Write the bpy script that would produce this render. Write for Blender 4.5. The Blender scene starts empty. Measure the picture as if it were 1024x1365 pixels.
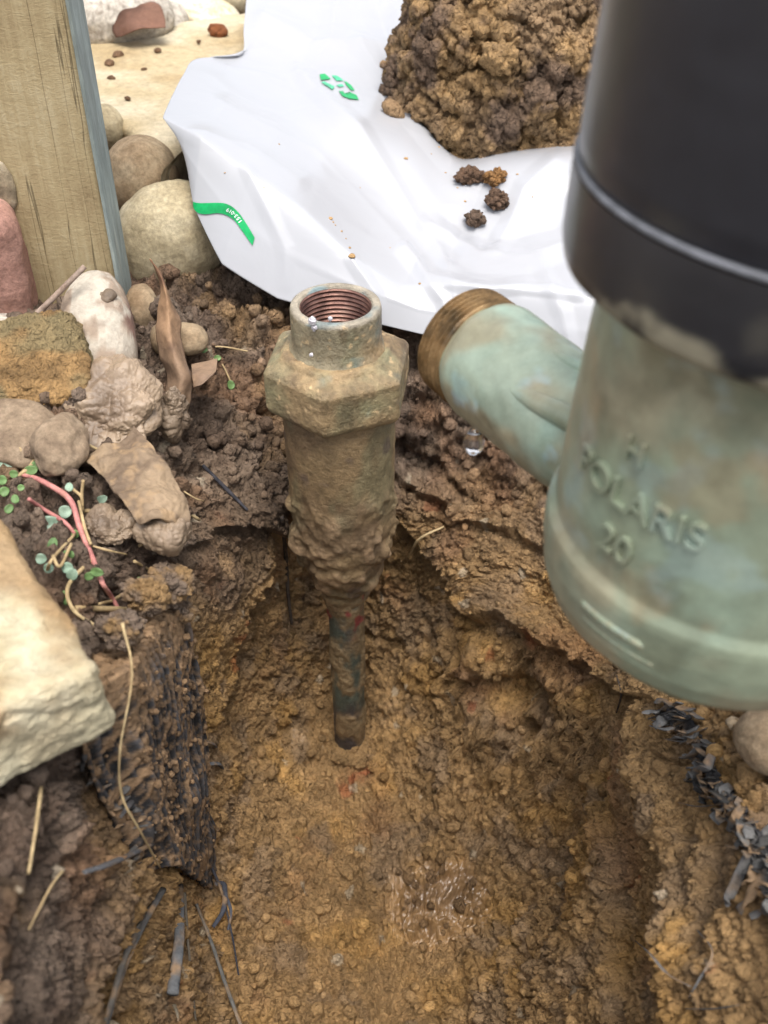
import bpy, bmesh, math, random
import numpy as np
from mathutils import Vector, Matrix
from mathutils.bvhtree import BVHTree
R = math.radians
sc = bpy.context.scene
C = bpy.context.collection

# ------------------------------------------------------------------ camera, sky, sun, exposure
CAM_H = 0.215
PITCH = R(40)
cd = bpy.data.cameras.new('camera')
cam = bpy.data.objects.new('camera', cd); C.objects.link(cam)
cam.location = (0, 0, CAM_H)
cam.rotation_euler = (R(90) - PITCH, 0, 0)
cd.sensor_fit = 'HORIZONTAL'; cd.sensor_width = 36
cd.lens = 36 * 1400 / 1024
cd.clip_start = 0.01; cd.clip_end = 200
cd.dof.use_dof = True; cd.dof.focus_distance = 0.41; cd.dof.aperture_fstop = 22.0
sc.camera = cam

SUN_EL, SUN_AZ = R(72), R(165)          # azimuth measured from +y towards +x
w = bpy.data.worlds.new('World'); sc.world = w; w.use_nodes = True
nt = w.node_tree; nt.nodes.clear()
sky = nt.nodes.new('ShaderNodeTexSky'); sky.sky_type = 'NISHITA'; sky.sun_disc = False
sky.sun_elevation = SUN_EL; sky.sun_rotation = SUN_AZ
sky.air_density = 1.0; sky.dust_density = 4.0; sky.ozone_density = 1.0
hs = nt.nodes.new('ShaderNodeHueSaturation'); hs.inputs['Saturation'].default_value = 0.38
bg = nt.nodes.new('ShaderNodeBackground'); bg.inputs['Strength'].default_value = 0.15
wo = nt.nodes.new('ShaderNodeOutputWorld')
nt.links.new(sky.outputs[0], hs.inputs['Color']); nt.links.new(hs.outputs[0], bg.inputs[0]); nt.links.new(bg.outputs[0], wo.inputs[0])
sd = bpy.data.lights.new('sun', 'SUN'); sd.energy = 1.5; sd.angle = R(30); sd.color = (1.0, 0.96, 0.90)
sun = bpy.data.objects.new('sun', sd); C.objects.link(sun)
sdir = Vector((math.sin(SUN_AZ) * math.cos(SUN_EL), math.cos(SUN_AZ) * math.cos(SUN_EL), math.sin(SUN_EL)))
sun.rotation_euler = sdir.to_track_quat('Z', 'Y').to_euler(); sun.location = (0, 0, 3)
sc.view_settings.view_transform = 'Standard'; sc.view_settings.look = 'None'
sc.view_settings.gamma = 1.0; sc.view_settings.use_curve_mapping = False
sc.view_settings.exposure = 1.0

# ------------------------------------------------------------------ helpers: places
CP, SP = math.cos(PITCH), math.sin(PITCH)
def ray(px, py):
    a = (px - 512) / 1400.0; b = (682.5 - py) / 1400.0
    return np.array([a, CP + b * SP, -SP + b * CP])
def at(px, py, y=None, z=None, d=None):
    r = ray(px, py); o = np.array([0, 0, CAM_H])
    if y is not None: t = y / r[1]
    elif z is not None: t = (z - CAM_H) / r[2]
    else: t = d
    return o + r * t
def camspace(v):          # camera coordinates (right, up, forward) to world
    return np.array([v[0], v[1] * SP + v[2] * CP, v[1] * CP - v[2] * SP + CAM_H])
def camdir(v): return camspace(v) - np.array([0, 0, CAM_H])

# ------------------------------------------------------------------ helpers: noise in numpy
def _hash(ix, iy, iz, s):
    h = (ix.astype(np.uint32) * np.uint32(374761393) + iy.astype(np.uint32) * np.uint32(668265263)
         + iz.astype(np.uint32) * np.uint32(2147483647) + np.uint32((s * 974634777) & 0xffffffff))
    h = (h ^ (h >> np.uint32(13))) * np.uint32(1274126177)
    h = (h ^ (h >> np.uint32(15))) * np.uint32(2246822519)
    return h ^ (h >> np.uint32(16))
def _u(h): return (h & np.uint32(0xffff)).astype(np.float32) / 65535.0
def vnoise(P, s=0):
    P = P.astype(np.float32) + 1000.0
    I = np.floor(P); f = P - I; I = I.astype(np.int64)
    f = f * f * (3 - 2 * f); out = 0
    for dx in (0, 1):
        wx = f[:, 0] if dx else 1 - f[:, 0]
        for dy in (0, 1):
            wy = f[:, 1] if dy else 1 - f[:, 1]
            for dz in (0, 1):
                wz = f[:, 2] if dz else 1 - f[:, 2]
                out = out + wx * wy * wz * _u(_hash(I[:, 0] + dx, I[:, 1] + dy, I[:, 2] + dz, s))
    return out * 2 - 1
def fbm(P, s=0, oct=4, gain=0.5):
    a, o, n = 1.0, 0, 0
    for i in range(oct):
        o = o + a * vnoise(P * (2.03 ** i), s + 17 * i); n += a; a *= gain
    return o / n
def worley(P, s=0):
    P = P.astype(np.float32) + 1000.0
    I = np.floor(P).astype(np.int64); f = P - I
    n = len(P); f1 = np.full(n, 9, np.float32); f2 = f1.copy(); cid = np.zeros(n, np.float32)
    for dx in (-1, 0, 1):
        for dy in (-1, 0, 1):
            for dz in (-1, 0, 1):
                h = _hash(I[:, 0] + dx, I[:, 1] + dy, I[:, 2] + dz, s)
                jx = (h & np.uint32(1023)).astype(np.float32) / 1023; jy = ((h >> np.uint32(10)) & np.uint32(1023)).astype(np.float32) / 1023
                jz = ((h >> np.uint32(20)) & np.uint32(1023)).astype(np.float32) / 1023
                d = (dx + jx - f[:, 0]) ** 2 + (dy + jy - f[:, 1]) ** 2 + (dz + jz - f[:, 2]) ** 2
                c = d < f1
                f2 = np.where(c, f1, np.minimum(f2, d)); cid = np.where(c, _u(h ^ (h >> np.uint32(7))), cid); f1 = np.where(c, d, f1)
    return np.sqrt(f1), np.sqrt(f2), cid
def sstep(a, b, x):
    t = np.clip((x - a) / (b - a), 0, 1); return t * t * (3 - 2 * t)
def crumbs(P, size, s=0, warp=0.35):
    Q = P / size
    W = np.stack([vnoise(Q * 1.3, s + 1), vnoise(Q * 1.3, s + 2), vnoise(Q * 1.3, s + 3)], 1)
    f1, f2, c = worley(Q + W * warp, s)
    return np.clip(1.15 - f1, 0, 1) ** 0.7 * 0.6 + 0.4 * np.clip((f2 - f1) * 3.5, 0, 1), c
def billow(P, f0, s=0, oct=4, gain=.55):
    o, a, n = 0, 1.0, 0
    for i in range(oct):
        o = o + a * (1 - np.abs(vnoise(P * f0 * 2.05 ** i, s + 7 * i)) * 2.2); n += a; a *= gain
    return -o / n            # rounded lumps parted by sharp creases
def mix(a, b, t):
    t = np.asarray(t)[..., None]
    return np.asarray(a) * (1 - t) + np.asarray(b) * t

# ------------------------------------------------------------------ helpers: objects
def tag(o, label=None, cat=None, group=None, kind=None):
    if label: o['label'] = label
    if cat: o['category'] = cat
    if group: o['group'] = group
    if kind: o['kind'] = kind
    return o
def root(name, loc, label, cat, group=None):
    o = bpy.data.objects.new(name, None); C.objects.link(o); o.location = tuple(loc)
    o.empty_display_size = 0.01
    return tag(o, label, cat, group)
def mesh(name, V, F, mat, parent=None, smooth=True, col=None, wet=None):
    V = np.asarray(V, np.float32).reshape(-1, 3)
    if parent is not None:
        p = parent; off = np.zeros(3)
        while p is not None: off += np.array(p.location); p = p.parent
        V = V - off.astype(np.float32)
    org = np.zeros(3, np.float32)
    if parent is None:
        org = np.array([V[:, 0].mean(), V[:, 1].mean(), V[:, 2].min()], np.float32); V = V - org
    me = bpy.data.meshes.new(name)
    if isinstance(F, np.ndarray):
        k = F.shape[1]; me.vertices.add(len(V)); me.vertices.foreach_set('co', V.ravel())
        me.loops.add(F.size); me.loops.foreach_set('vertex_index', F.ravel().astype(np.int32))
        me.polygons.add(len(F)); me.polygons.foreach_set('loop_start', np.arange(0, F.size, k, dtype=np.int32))
        me.polygons.foreach_set('loop_total', np.full(len(F), k, np.int32))
        me.update(calc_edges=True)
    else:
        me.from_pydata(V.tolist(), [], [list(f) for f in F])
    if smooth: me.polygons.foreach_set('use_smooth', np.ones(len(me.polygons), bool))
    if col is not None:
        a = me.color_attributes.new('Col', 'FLOAT_COLOR', 'POINT')
        c4 = np.ones((len(V), 4), np.float32); c4[:, :3] = np.clip(np.broadcast_to(col, (len(V), 3)), 0.002, 0.95); a.data.foreach_set('color', c4.ravel())
    if wet is not None:
        a = me.attributes.new('Wet', 'FLOAT', 'POINT'); a.data.foreach_set('value', np.broadcast_to(wet, (len(V),)).astype(np.float32).ravel())
    me.materials.append(mat); me.update()
    o = bpy.data.objects.new(name, me); C.objects.link(o)
    if parent is not None: o.parent = parent
    else: o.location = tuple(float(x) for x in org)
    return o
def grid_faces(n, m, wrap_n=False, wrap_m=False):
    i = np.arange(n if wrap_n else n - 1); j = np.arange(m if wrap_m else m - 1)
    I, J = np.meshgrid(i, j, indexing='ij'); I2 = (I + 1) % n; J2 = (J + 1) % m
    return np.stack([I * m + J, I * m + J2, I2 * m + J2, I2 * m + J], -1).reshape(-1, 4)
def grid_normals(G, wrap_m=False):
    a = np.gradient(G, axis=0)
    b = np.gradient(G, axis=1)
    if wrap_m: b = (np.roll(G, -1, 1) - np.roll(G, 1, 1)) / 2
    n = np.cross(a, b); return n / (np.linalg.norm(n, axis=-1, keepdims=True) + 1e-12)
def catmull(Pts, n):
    Pts = np.asarray(Pts, float); k = len(Pts)
    t = np.linspace(0, k - 1, n); i = np.minimum(t.astype(int), k - 2); f = (t - i)
    f = f.reshape((-1,) + (1,) * (Pts.ndim - 1))
    ext = np.concatenate([[2 * Pts[0] - Pts[1]], Pts, [2 * Pts[-1] - Pts[-2]]])
    p0, p1, p2, p3 = ext[i], ext[i + 1], ext[i + 2], ext[i + 3]
    return 0.5 * (2 * p1 + (p2 - p0) * f + (2 * p0 - 5 * p1 + 4 * p2 - p3) * f ** 2 + (3 * p1 - p0 - 3 * p2 + p3) * f ** 3)
def surf(ctrl, n, m):
    A = catmull(ctrl, n); return catmull(A.swapaxes(0, 1), m).swapaxes(0, 1)
def thick_patch(name, G, th, mat, parent=None, colf=None, wet=None, toward=None, two=None):
    """closed sheet: front grid G, back grid offset by th along -normal"""
    n, m, _ = G.shape; N = grid_normals(G)
    if toward is not None:
        c = (np.asarray(toward) - G.mean((0, 1)))
        if (N.mean((0, 1)) * c).sum() < 0: N = -N
    B = G - N * (th if two is None else two[..., None])
    V = np.concatenate([G.reshape(-1, 3), B.reshape(-1, 3)]); q = grid_faces(n, m); k = n * m
    F = [q, q[:, ::-1] + k]
    def rim(ids):
        ids = np.array(ids); a, b = ids[:-1], ids[1:]; return np.stack([a, b, b + k, a + k], 1)
    F += [rim([j for j in range(m)])[:, ::-1], rim([(n - 1) * m + j for j in range(m)]), rim([i * m for i in range(n)]), rim([i * m + m - 1 for i in range(n)])[:, ::-1]]
    return mesh(name, V, np.concatenate(F), mat, parent, col=None if colf is None else colf(V), wet=wet)
def frame_along(P):
    T = np.gradient(P, axis=0); T /= np.linalg.norm(T, axis=1, keepdims=True) + 1e-12
    ref = np.array([0.3, 0.2, 1.0]); ref /= np.linalg.norm(ref)
    U = np.cross(T, ref); U /= np.linalg.norm(U, axis=1, keepdims=True) + 1e-12
    return T, U, np.cross(U, T)
def tube_geo(pts, r, seg=8, n=None, flat=1.0, rough=0.0, seed=0, up=None):
    P = catmull(pts, n) if n else np.asarray(pts, float); n = len(P)
    r = np.broadcast_to(np.interp(np.linspace(0, 1, n), np.linspace(0, 1, np.size(r)), np.atleast_1d(r)), (n,))
    T, U, W = frame_along(P); a = np.linspace(0, 2 * np.pi, seg, endpoint=False)
    G = P[:, None] + r[:, None, None] * (np.cos(a)[None, :, None] * U[:, None] + flat * np.sin(a)[None, :, None] * W[:, None])
    if rough:
        G = G + (vnoise(G.reshape(-1, 3) * 400, seed) * rough).reshape(n, seg, 1) * (G - P[:, None]) / (r[:, None, None] + 1e-9)
    V = np.concatenate([G.reshape(-1, 3), P[:1], P[-1:]]); q = grid_faces(n, seg, wrap_m=True)
    k = n * seg; j = np.arange(seg); j2 = (j + 1) % seg
    c0 = np.stack([np.full(seg, k), j2, j], 1); c1 = np.stack([np.full(seg, k + 1), (n - 1) * seg + j, (n - 1) * seg + j2], 1)
    return V, [tuple(f) for f in q.tolist()] + [tuple(f) for f in c0.tolist()] + [tuple(f) for f in c1.tolist()]
def tube(name, pts, r, mat, parent=None, col=None, **k):
    V, F = tube_geo(pts, r, **k); return mesh(name, V, F, mat, parent, col=col)
_ico = {}
def ico(sub):
    if sub not in _ico:
        b = bmesh.new(); bmesh.ops.create_icosphere(b, subdivisions=sub, radius=1)
        _ico[sub] = (np.array([v.co[:] for v in b.verts]), np.array([[v.index for v in f.verts] for f in b.faces])); b.free()
    return _ico[sub]
def vnormals(V, F):
    a, b, c = V[F[:, 0]], V[F[:, 1]], V[F[:, 2]]; fn = np.cross(b - a, c - a); N = np.zeros_like(V)
    for i in range(3):
        for k in range(3): N[:, k] += np.bincount(F[:, i], fn[:, k], len(V))
    return N / (np.linalg.norm(N, axis=1, keepdims=True) + 1e-12)
def eul(rx, ry, rz): return np.array(Matrix.Rotation(R(rz), 3, 'Z') @ Matrix.Rotation(R(ry), 3, 'Y') @ Matrix.Rotation(R(rx), 3, 'X'))
def lathe(prof, seg, axis_o=(0, 0, 0), n=None):
    prof = np.asarray(prof, float); a = np.linspace(0, 2 * np.pi, seg, endpoint=False)
    return np.stack([prof[:, 0, None] * np.cos(a), prof[:, 0, None] * np.sin(a), np.broadcast_to(prof[:, 1, None], (len(prof), seg))], -1) + np.asarray(axis_o)
def resample(prof, step):
    prof = np.asarray(prof, float); out = [prof[0]]
    for a, b in zip(prof[:-1], prof[1:]):
        k = max(1, int(np.hypot(*(b - a)) / step))
        for i in range(1, k + 1): out.append(a + (b - a) * i / k)
    return np.array(out)

# ------------------------------------------------------------------ helpers: materials
def nodes(m): m.use_nodes = True; return m.node_tree, m.node_tree.nodes['Principled BSDF']
def mat_vcol(name, rough=0.9, fine=900, var=0.35, bump=0.4, bdist=0.0006, wetrough=0.25, spec=0.3, metallic=0.0, mottle=60):
    """base colour from the mesh's own colour attribute, broken up by object space noise; Wet lowers roughness"""
    m = bpy.data.materials.new(name); t, p = nodes(m); L = t.links.new; N = t.nodes.new
    a = N('ShaderNodeAttribute'); a.attribute_name = 'Col'
    tc = N('ShaderNodeTexCoord')
    n1 = N('ShaderNodeTexNoise'); n1.inputs['Scale'].default_value = fine * .5; n1.inputs['Roughness'].default_value = .7; n1.inputs['Detail'].default_value = 5; L(tc.outputs['Object'], n1.inputs['Vector'])
    n2 = N('ShaderNodeTexNoise'); n2.inputs['Scale'].default_value = mottle; n2.inputs['Detail'].default_value = 6; L(tc.outputs['Object'], n2.inputs['Vector'])
    ad = N('ShaderNodeMath'); ad.operation = 'ADD'; L(n1.outputs['Fac'], ad.inputs[0]); L(n2.outputs['Fac'], ad.inputs[1])
    mr = N('ShaderNodeMapRange'); mr.inputs['From Min'].default_value = 0.7; mr.inputs['From Max'].default_value = 1.3
    mr.inputs['To Min'].default_value = 1 - var; mr.inputs['To Max'].default_value = 1 + var; L(ad.outputs[0], mr.inputs['Value'])
    vm = N('ShaderNodeVectorMath'); vm.operation = 'SCALE'; L(a.outputs['Color'], vm.inputs[0]); L(mr.outputs[0], vm.inputs['Scale'])
    L(vm.outputs[0], p.inputs['Base Color'])
    wa = N('ShaderNodeAttribute'); wa.attribute_name = 'Wet'
    rr = N('ShaderNodeMapRange'); rr.inputs['To Min'].default_value = rough; rr.inputs['To Max'].default_value = wetrough; L(wa.outputs['Fac'], rr.inputs['Value'])
    L(rr.outputs[0], p.inputs['Roughness'])
    p.inputs['Specular IOR Level'].default_value = spec; p.inputs['Metallic'].default_value = metallic
    b = N('ShaderNodeBump'); b.inputs['Strength'].default_value = min(1, bump * 1.3); b.inputs['Distance'].default_value = bdist * 2
    L(n1.outputs['Fac'], b.inputs['Height']); L(b.outputs[0], p.inputs['Normal'])
    return m
def mat_noise(name, cols, scale=60, rough=0.8, bump=0.3, bdist=0.0005, fine=600, spec=0.3, stretch=(1, 1, 1), metallic=0, detail=6, rvar=0.0):
    """colour ramp over object space noise, with a second fine noise as relief"""
    m = bpy.data.materials.new(name); t, p = nodes(m); L = t.links.new; N = t.nodes.new
    tc = N('ShaderNodeTexCoord'); mp = N('ShaderNodeMapping'); mp.inputs['Scale'].default_value = stretch; L(tc.outputs['Object'], mp.inputs['Vector'])
    n1 = N('ShaderNodeTexNoise'); n1.inputs['Scale'].default_value = scale; n1.inputs['Detail'].default_value = detail; n1.inputs['Roughness'].default_value = 0.6; L(mp.outputs[0], n1.inputs['Vector'])
    cr = N('ShaderNodeValToRGB'); e = cr.color_ramp.elements
    while len(e) < len(cols): e.new(0.5)
    for i, (pos, c) in enumerate(cols): e[i].position = pos; e[i].color = (*c, 1)
    L(n1.outputs['Fac'], cr.inputs[0])
    n2 = N('ShaderNodeTexNoise'); n2.inputs['Roughness'].default_value = .75; n2.inputs['Scale'].default_value = fine * .45; n2.inputs['Detail'].default_value = 5; L(mp.outputs[0], n2.inputs['Vector'])
    mr = N('ShaderNodeMapRange'); mr.inputs['From Min'].default_value = 0.3; mr.inputs['From Max'].default_value = 0.7; mr.inputs['To Min'].default_value = 0.62; mr.inputs['To Max'].default_value = 1.3; L(n2.outputs['Fac'], mr.inputs['Value'])
    vm = N('ShaderNodeVectorMath'); vm.operation = 'SCALE'; L(cr.outputs[0], vm.inputs[0]); L(mr.outputs[0], vm.inputs['Scale']); L(vm.outputs[0], p.inputs['Base Color'])
    p.inputs['Roughness'].default_value = rough; p.inputs['Specular IOR Level'].default_value = spec; p.inputs['Metallic'].default_value = metallic
    if rvar:
        r2 = N('ShaderNodeMapRange'); r2.inputs['From Min'].default_value = 0.35; r2.inputs['From Max'].default_value = 0.65
        r2.inputs['To Min'].default_value = rough - rvar; r2.inputs['To Max'].default_value = rough + rvar; L(n1.outputs['Fac'], r2.inputs['Value']); L(r2.outputs[0], p.inputs['Roughness'])
    b = N('ShaderNodeBump'); b.inputs['Strength'].default_value = min(1, bump * 1.4); b.inputs['Distance'].default_value = bdist * 2.2
    L(n2.outputs['Fac'], b.inputs['Height']); L(b.outputs[0], p.inputs['Normal'])
    return m
SRGB = lambda r, g, b: tuple(((c / 255) / 12.92 if c / 255 <= .04045 else ((c / 255 + .055) / 1.055) ** 2.4) for c in (r, g, b))
LOAM = np.array(SRGB(132, 114, 98)); DLOAM = np.array(SRGB(104, 86, 72)); CLAY = np.array(SRGB(172, 138, 94)); OCHRE = np.array(SRGB(184, 144, 88))
ORANGE = np.array(SRGB(168, 124, 86)); GREY = np.array(SRGB(146, 124, 100)); PALE = np.array(SRGB(168, 140, 108)); RED = np.array(SRGB(172, 78, 46))
def wet_s(N, L, b):
    a = N('ShaderNodeAttribute'); a.attribute_name = 'Wet'; m = N('ShaderNodeMapRange'); m.inputs['From Min'].default_value = .3; m.inputs['To Min'].default_value = 1; m.inputs['To Max'].default_value = .12
    L(a.outputs['Fac'], m.inputs['Value']); L(m.outputs[0], b.inputs['Strength'])
def mat_soil(name, k=1.0):
    m = mat_vcol(name, rough=0.82, fine=1100, var=0.28, bump=0.5, bdist=0.0006, wetrough=0.2, spec=0.35)
    t = m.node_tree; L = t.links.new; N = t.nodes.new; p = t.nodes['Principled BSDF']; tc = N('ShaderNodeTexCoord')
    wn = N('ShaderNodeTexNoise'); wn.inputs['Scale'].default_value = 260; wn.inputs['Detail'].default_value = 3; L(tc.outputs['Object'], wn.inputs['Vector'])
    sc_ = N('ShaderNodeVectorMath'); sc_.operation = 'SCALE'; sc_.inputs['Scale'].default_value = .005; L(wn.outputs['Color'], sc_.inputs[0])
    ad = N('ShaderNodeVectorMath'); L(tc.outputs['Object'], ad.inputs[0]); L(sc_.outputs[0], ad.inputs[1])
    prev = None
    for scl, dist, st in ((260, .0030, 1.0), (560, .0016, 1.0)):
        v = N('ShaderNodeTexVoronoi'); v.inputs['Scale'].default_value = scl; L(ad.outputs[0], v.inputs['Vector'])
        b = N('ShaderNodeBump'); b.invert = True; b.inputs['Strength'].default_value = st; wet_s(N, L, b); b.inputs['Distance'].default_value = dist * k; L(v.outputs['Distance'], b.inputs['Height'])
        if prev: L(prev.outputs[0], b.inputs['Normal'])
        prev = b
    n = N('ShaderNodeTexNoise'); n.inputs['Scale'].default_value = 420; n.inputs['Detail'].default_value = 8; n.inputs['Roughness'].default_value = .75; L(tc.outputs['Object'], n.inputs['Vector'])
    b = N('ShaderNodeBump'); wet_s(N, L, b); b.inputs['Distance'].default_value = .0022 * k; L(n.outputs[0], b.inputs['Height']); L(prev.outputs[0], b.inputs['Normal']); L(b.outputs[0], p.inputs['Normal'])
    wa = N('ShaderNodeAttribute'); wa.attribute_name = 'Wet'; cw = N('ShaderNodeMapRange'); cw.inputs['From Min'].default_value = .35; cw.inputs['From Max'].default_value = 1.0; cw.inputs['To Max'].default_value = .65; L(wa.outputs['Fac'], cw.inputs['Value']); L(cw.outputs[0], p.inputs['Coat Weight']); p.inputs['Coat Roughness'].default_value = .06; p.inputs['Coat IOR'].default_value = 1.45
    return m
M_soil = mat_soil('soil')
M_mud = mat_vcol('mud', rough=0.75, fine=1300, var=0.36, bump=0.6, bdist=0.0005, wetrough=0.3, spec=0.4, mottle=200)

# ================================================================== GROUND WITH THE DUG HOLE
CX, CY = 0.0, 0.20
keys = [  # angle, lip (x,y,z), foot (x,y,z)
 (-60, (.06, .06, -.01), (.05, .09, -.20)), (-25, (.098, .15, -.045), (.062, .16, -.165)), (0, (.104, .20, -.05), (.068, .20, -.150)),
 (22, (.114, .245, -.05), (.078, .24, -.140)), (42, (.122, .305, -.055), (.085, .285, -.130)), (56, (.098, .350, -.085), (.076, .312, -.128)),
 (72, (.058, .372, -.098), (.044, .333, -.132)), (83, (.022, .378, -.10), (.015, .362, -.165)), (97, (-.020, .386, -.088), (-.020, .366, -.205)),
 (106, (-.043, .352, -.070), (-.036, .345, -.21)), (117, (-.066, .330, -.055), (-.052, .318, -.20)), (132, (-.078, .283, -.03), (-.068, .275, -.19)),
 (155, (-.090, .235, -.012), (-.078, .235, -.20)), (180, (-.084, .20, -.008), (-.072, .20, -.20)), (210, (-.082, .150, -.006), (-.06, .16, -.20)),
 (250, (-.03, .05, 0), (-.03, .07, -.2))]
def ang_interp():
    A, Lp, Ft = [], [], []
    for d, l, f in keys:
        la = math.degrees(math.atan2(l[1] - CY, l[0] - CX)) if False else d
        A.append(la); Lp.append([math.hypot(l[0] - CX, l[1] - CY), l[2]]); Ft.append([math.hypot(f[0] - CX, f[1] - CY), f[2]])
    A = np.array(A + [keys[0][0] + 360]); Lp = np.array(Lp + [Lp[0]]); Ft = np.array(Ft + [Ft[0]])
    return A, Lp, Ft
KA, KL, KF = ang_interp()
def ground_z(x, y):
    """top of the ground outside the hole, before clods"""
    z = 0.004 * np.sin(x * 23 + 1) * np.cos(y * 17) - 0.004
    z = z + 0.012 * np.exp(-(((x + .11) / .05) ** 2 + ((y - .34) / .06) ** 2))
    z = z - 0.010 * np.exp(-(((x + .085) / .035) ** 2 + ((y - .425) / .03) ** 2))
    z = z - 0.03 * np.exp(-(((x - .02) / .10) ** 2)) * np.clip((0.44 - y) / 0.06, 0, 1) * (y > .3)
    z = z - 0.030 * np.exp(-((np.maximum(0, np.abs(x - .08) - .10) / .05) ** 2 + (np.maximum(0, .47 - y) / .03) ** 2 + (np.maximum(0, y - .75) / .1) ** 2))
    return z
def th_density(n_front, n_back):
    a = np.linspace(-50, 240, n_front, endpoint=False); b = np.linspace(240, 310, n_back, endpoint=False)
    return np.concatenate([a, b])
TH = th_density(1200, 40)
def ksmooth(K, col):
    v = np.interp((TH + 60) % 360 - 60, KA, K[:, col])
    k = 9; vv = np.concatenate([v[-k:], v, v[:k]]); ker = np.hanning(2 * k + 1); ker /= ker.sum()
    return np.convolve(vv, ker, 'same')[k:-k]
Lr, Lz, Fr, Fz = ksmooth(KL, 0), ksmooth(KL, 1), ksmooth(KF, 0), ksmooth(KF, 1)
th = np.radians(TH); n_t = len(TH)
rows = []
FLOORC = -0.237
nf, nw, no = 130, 190, 210
for i in range(nf):
    s = (i + .3) / nf
    z = FLOORC + (Fz - FLOORC) * (0.5 * s ** 2 + 0.5 * s ** 4.5)
    rows.append((Fr * s, z))
for i in range(nw):
    s = i / nw
    rr = Fr + (Lr - Fr) * (s + 0.10 * np.sin(s * math.pi * 2)); zz = Fz + (Lz - Fz) * s ** 0.95
    rows.append((rr, zz))
for i in range(no):
    s = i / no; d = 0.26 * s ** 1.15
    r = Lr + d; x, y = CX + r * np.cos(th), CY + r * np.sin(th)
    k = 1 - np.exp(-(d / 0.035) ** 1.4)
    rows.append((r, Lz * (1 - k) + ground_z(x, y) * k))
for i in range(45):
    d = 0.26 + 0.008 * (i + 1) * 1.18 ** i * 1.0
    r = Lr + d; x, y = CX + r * np.cos(th), CY + r * np.sin(th); rows.append((r, ground_z(x, y) * np.exp(-max(0, d - .6))))
RR = np.array([a for a, b in rows]); ZZ = np.array([np.broadcast_to(b, (n_t,)) for a, b in rows])
G = np.stack([CX + RR * np.cos(th), CY + RR * np.sin(th), ZZ], -1)
nr = len(rows)
secv = np.repeat(np.arange(nr), n_t)
Nn = -grid_normals(G, wrap_m=True)
if Nn[nf // 2, :, 2].mean() < 0: Nn = -Nn
P = G.reshape(-1, 3).astype(np.float32); Nf = Nn.reshape(-1, 3).astype(np.float32)
idx = np.arange(nr)
isfloor = sstep(nf + 25, nf - 15, idx); iswall = sstep(nf - 10, nf + 20, idx) * sstep(nf + nw + 15, nf + nw - 10, idx)
isfloor = np.repeat(isfloor, n_t); iswall = np.repeat(iswall, n_t); isout = 1 - np.clip(isfloor + iswall, 0, 1)
x, y, z = P[:, 0], P[:, 1], P[:, 2]
far = sstep(0.55, 0.9, np.hypot(x, y - .2))
big = fbm(P * 22, 5, 3); reg = fbm(P * 45, 8, 3)
# smooth trowelled clay: the back left corner, the band right of the fitting
smooth_m = np.clip(np.exp(-(((x + .06) / .035) ** 2 + ((y - .31) / .05) ** 2 + ((z + .12) / .07) ** 2)) * 1.2 + 0.9 * np.exp(-(((x - .07) / .06) ** 2 + ((y - .345) / .04) ** 2 + ((z + .12) / .03) ** 2)), 0, 1)
rightwall = sstep(.055, .085, x) * (y < .3) * iswall
c1, id1 = crumbs(P, 0.021, 1); c2, id2 = crumbs(P, 0.0085, 2); c3, id3 = crumbs(P, 0.0036, 3, .25)
amp = 1 - 0.6 * smooth_m - 0.35 * rightwall
mod = sstep(-.5, .4, reg)
zoff = .050 * sstep(.03, .07, x) * sstep(.34, .30, y) + .03 * sstep(-.04, -.06, x) * sstep(.32, .28, y)
topsoil = np.clip(sstep(-.115, -.075, z - zoff + 0.02 * big + 0.012 * reg) * (1 - smooth_m * .3), 0, 1)
d1 = (c1 - .5) * (0.0052 * isfloor + 0.0050 * iswall + 0.0095 * isout) * (0.6 + 0.7 * mod)
d2 = (c2 - .5) * (0.0030 * isfloor + 0.0022 * iswall + 0.0042 * isout) * (0.45 + 0.9 * sstep(-.4, .5, fbm(P * 80, 12, 2)))
d3 = (c3 - .5) * (0.0015 + 0.0004 * isout)
d4 = fbm(P * 900, 21, 2) * 0.0005
bl = billow(P + .004 * np.stack([reg, big, reg], 1), 75, 90, 5, .6)
bl2 = billow(P + .002 * np.stack([reg, big, reg], 1), 210, 95, 4, .65)
D = ((d1 * .6 + d2 * 1.1 + bl * (.0040 + .003 * isout)) * amp * (1 + .3 * topsoil) + (d3 * 2.2 + bl2 * .0030) * (0.5 + .5 * amp) + d4 + d2 * .6 * isfloor) * (1 - far) + big * 0.010 * iswall + big * .005 * isfloor
# shape of the banks: ledges, an overhang, a recess behind the riser and a dark pocket, set out along lines on the bank
_rel = P - np.array([0, 0, CAM_H]); _dz = _rel @ np.array([0, CP, -SP]); _dz = np.where(_dz < .05, 9, _dz)
PX = 512 + 1400 * _rel[:, 0] / _dz; PY = 682.5 - 1400 * (_rel @ np.array([0, SP, CP])) / _dz
PX = PX + 14 * reg; PY = PY + 14 * big + 18 * fbm(P * 110, 97, 3)
def step_line(pts, out_, in_, w1, w2):
    best = np.full(len(PX), 1e9); sg = np.zeros(len(PX))
    for (ax_, ay_), (bx_, by_) in zip(pts[:-1], pts[1:]):
        vx, vy = bx_ - ax_, by_ - ay_; tt = np.clip(((PX - ax_) * vx + (PY - ay_) * vy) / (vx * vx + vy * vy), 0, 1)
        d_ = np.hypot(PX - ax_ - tt * vx, PY - ay_ - tt * vy); c_ = vx * (PY - ay_) - vy * (PX - ax_); m_ = d_ < best
        best = np.where(m_, d_, best); sg = np.where(m_, np.sign(c_), sg)
    return np.where(sg < 0, out_ * np.exp(-(best / w1) ** 2), -in_ * np.exp(-(best / w2) ** 2) * sstep(0, 5, best))
inhole = (np.hypot(x, y - .2) < .24)
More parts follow.
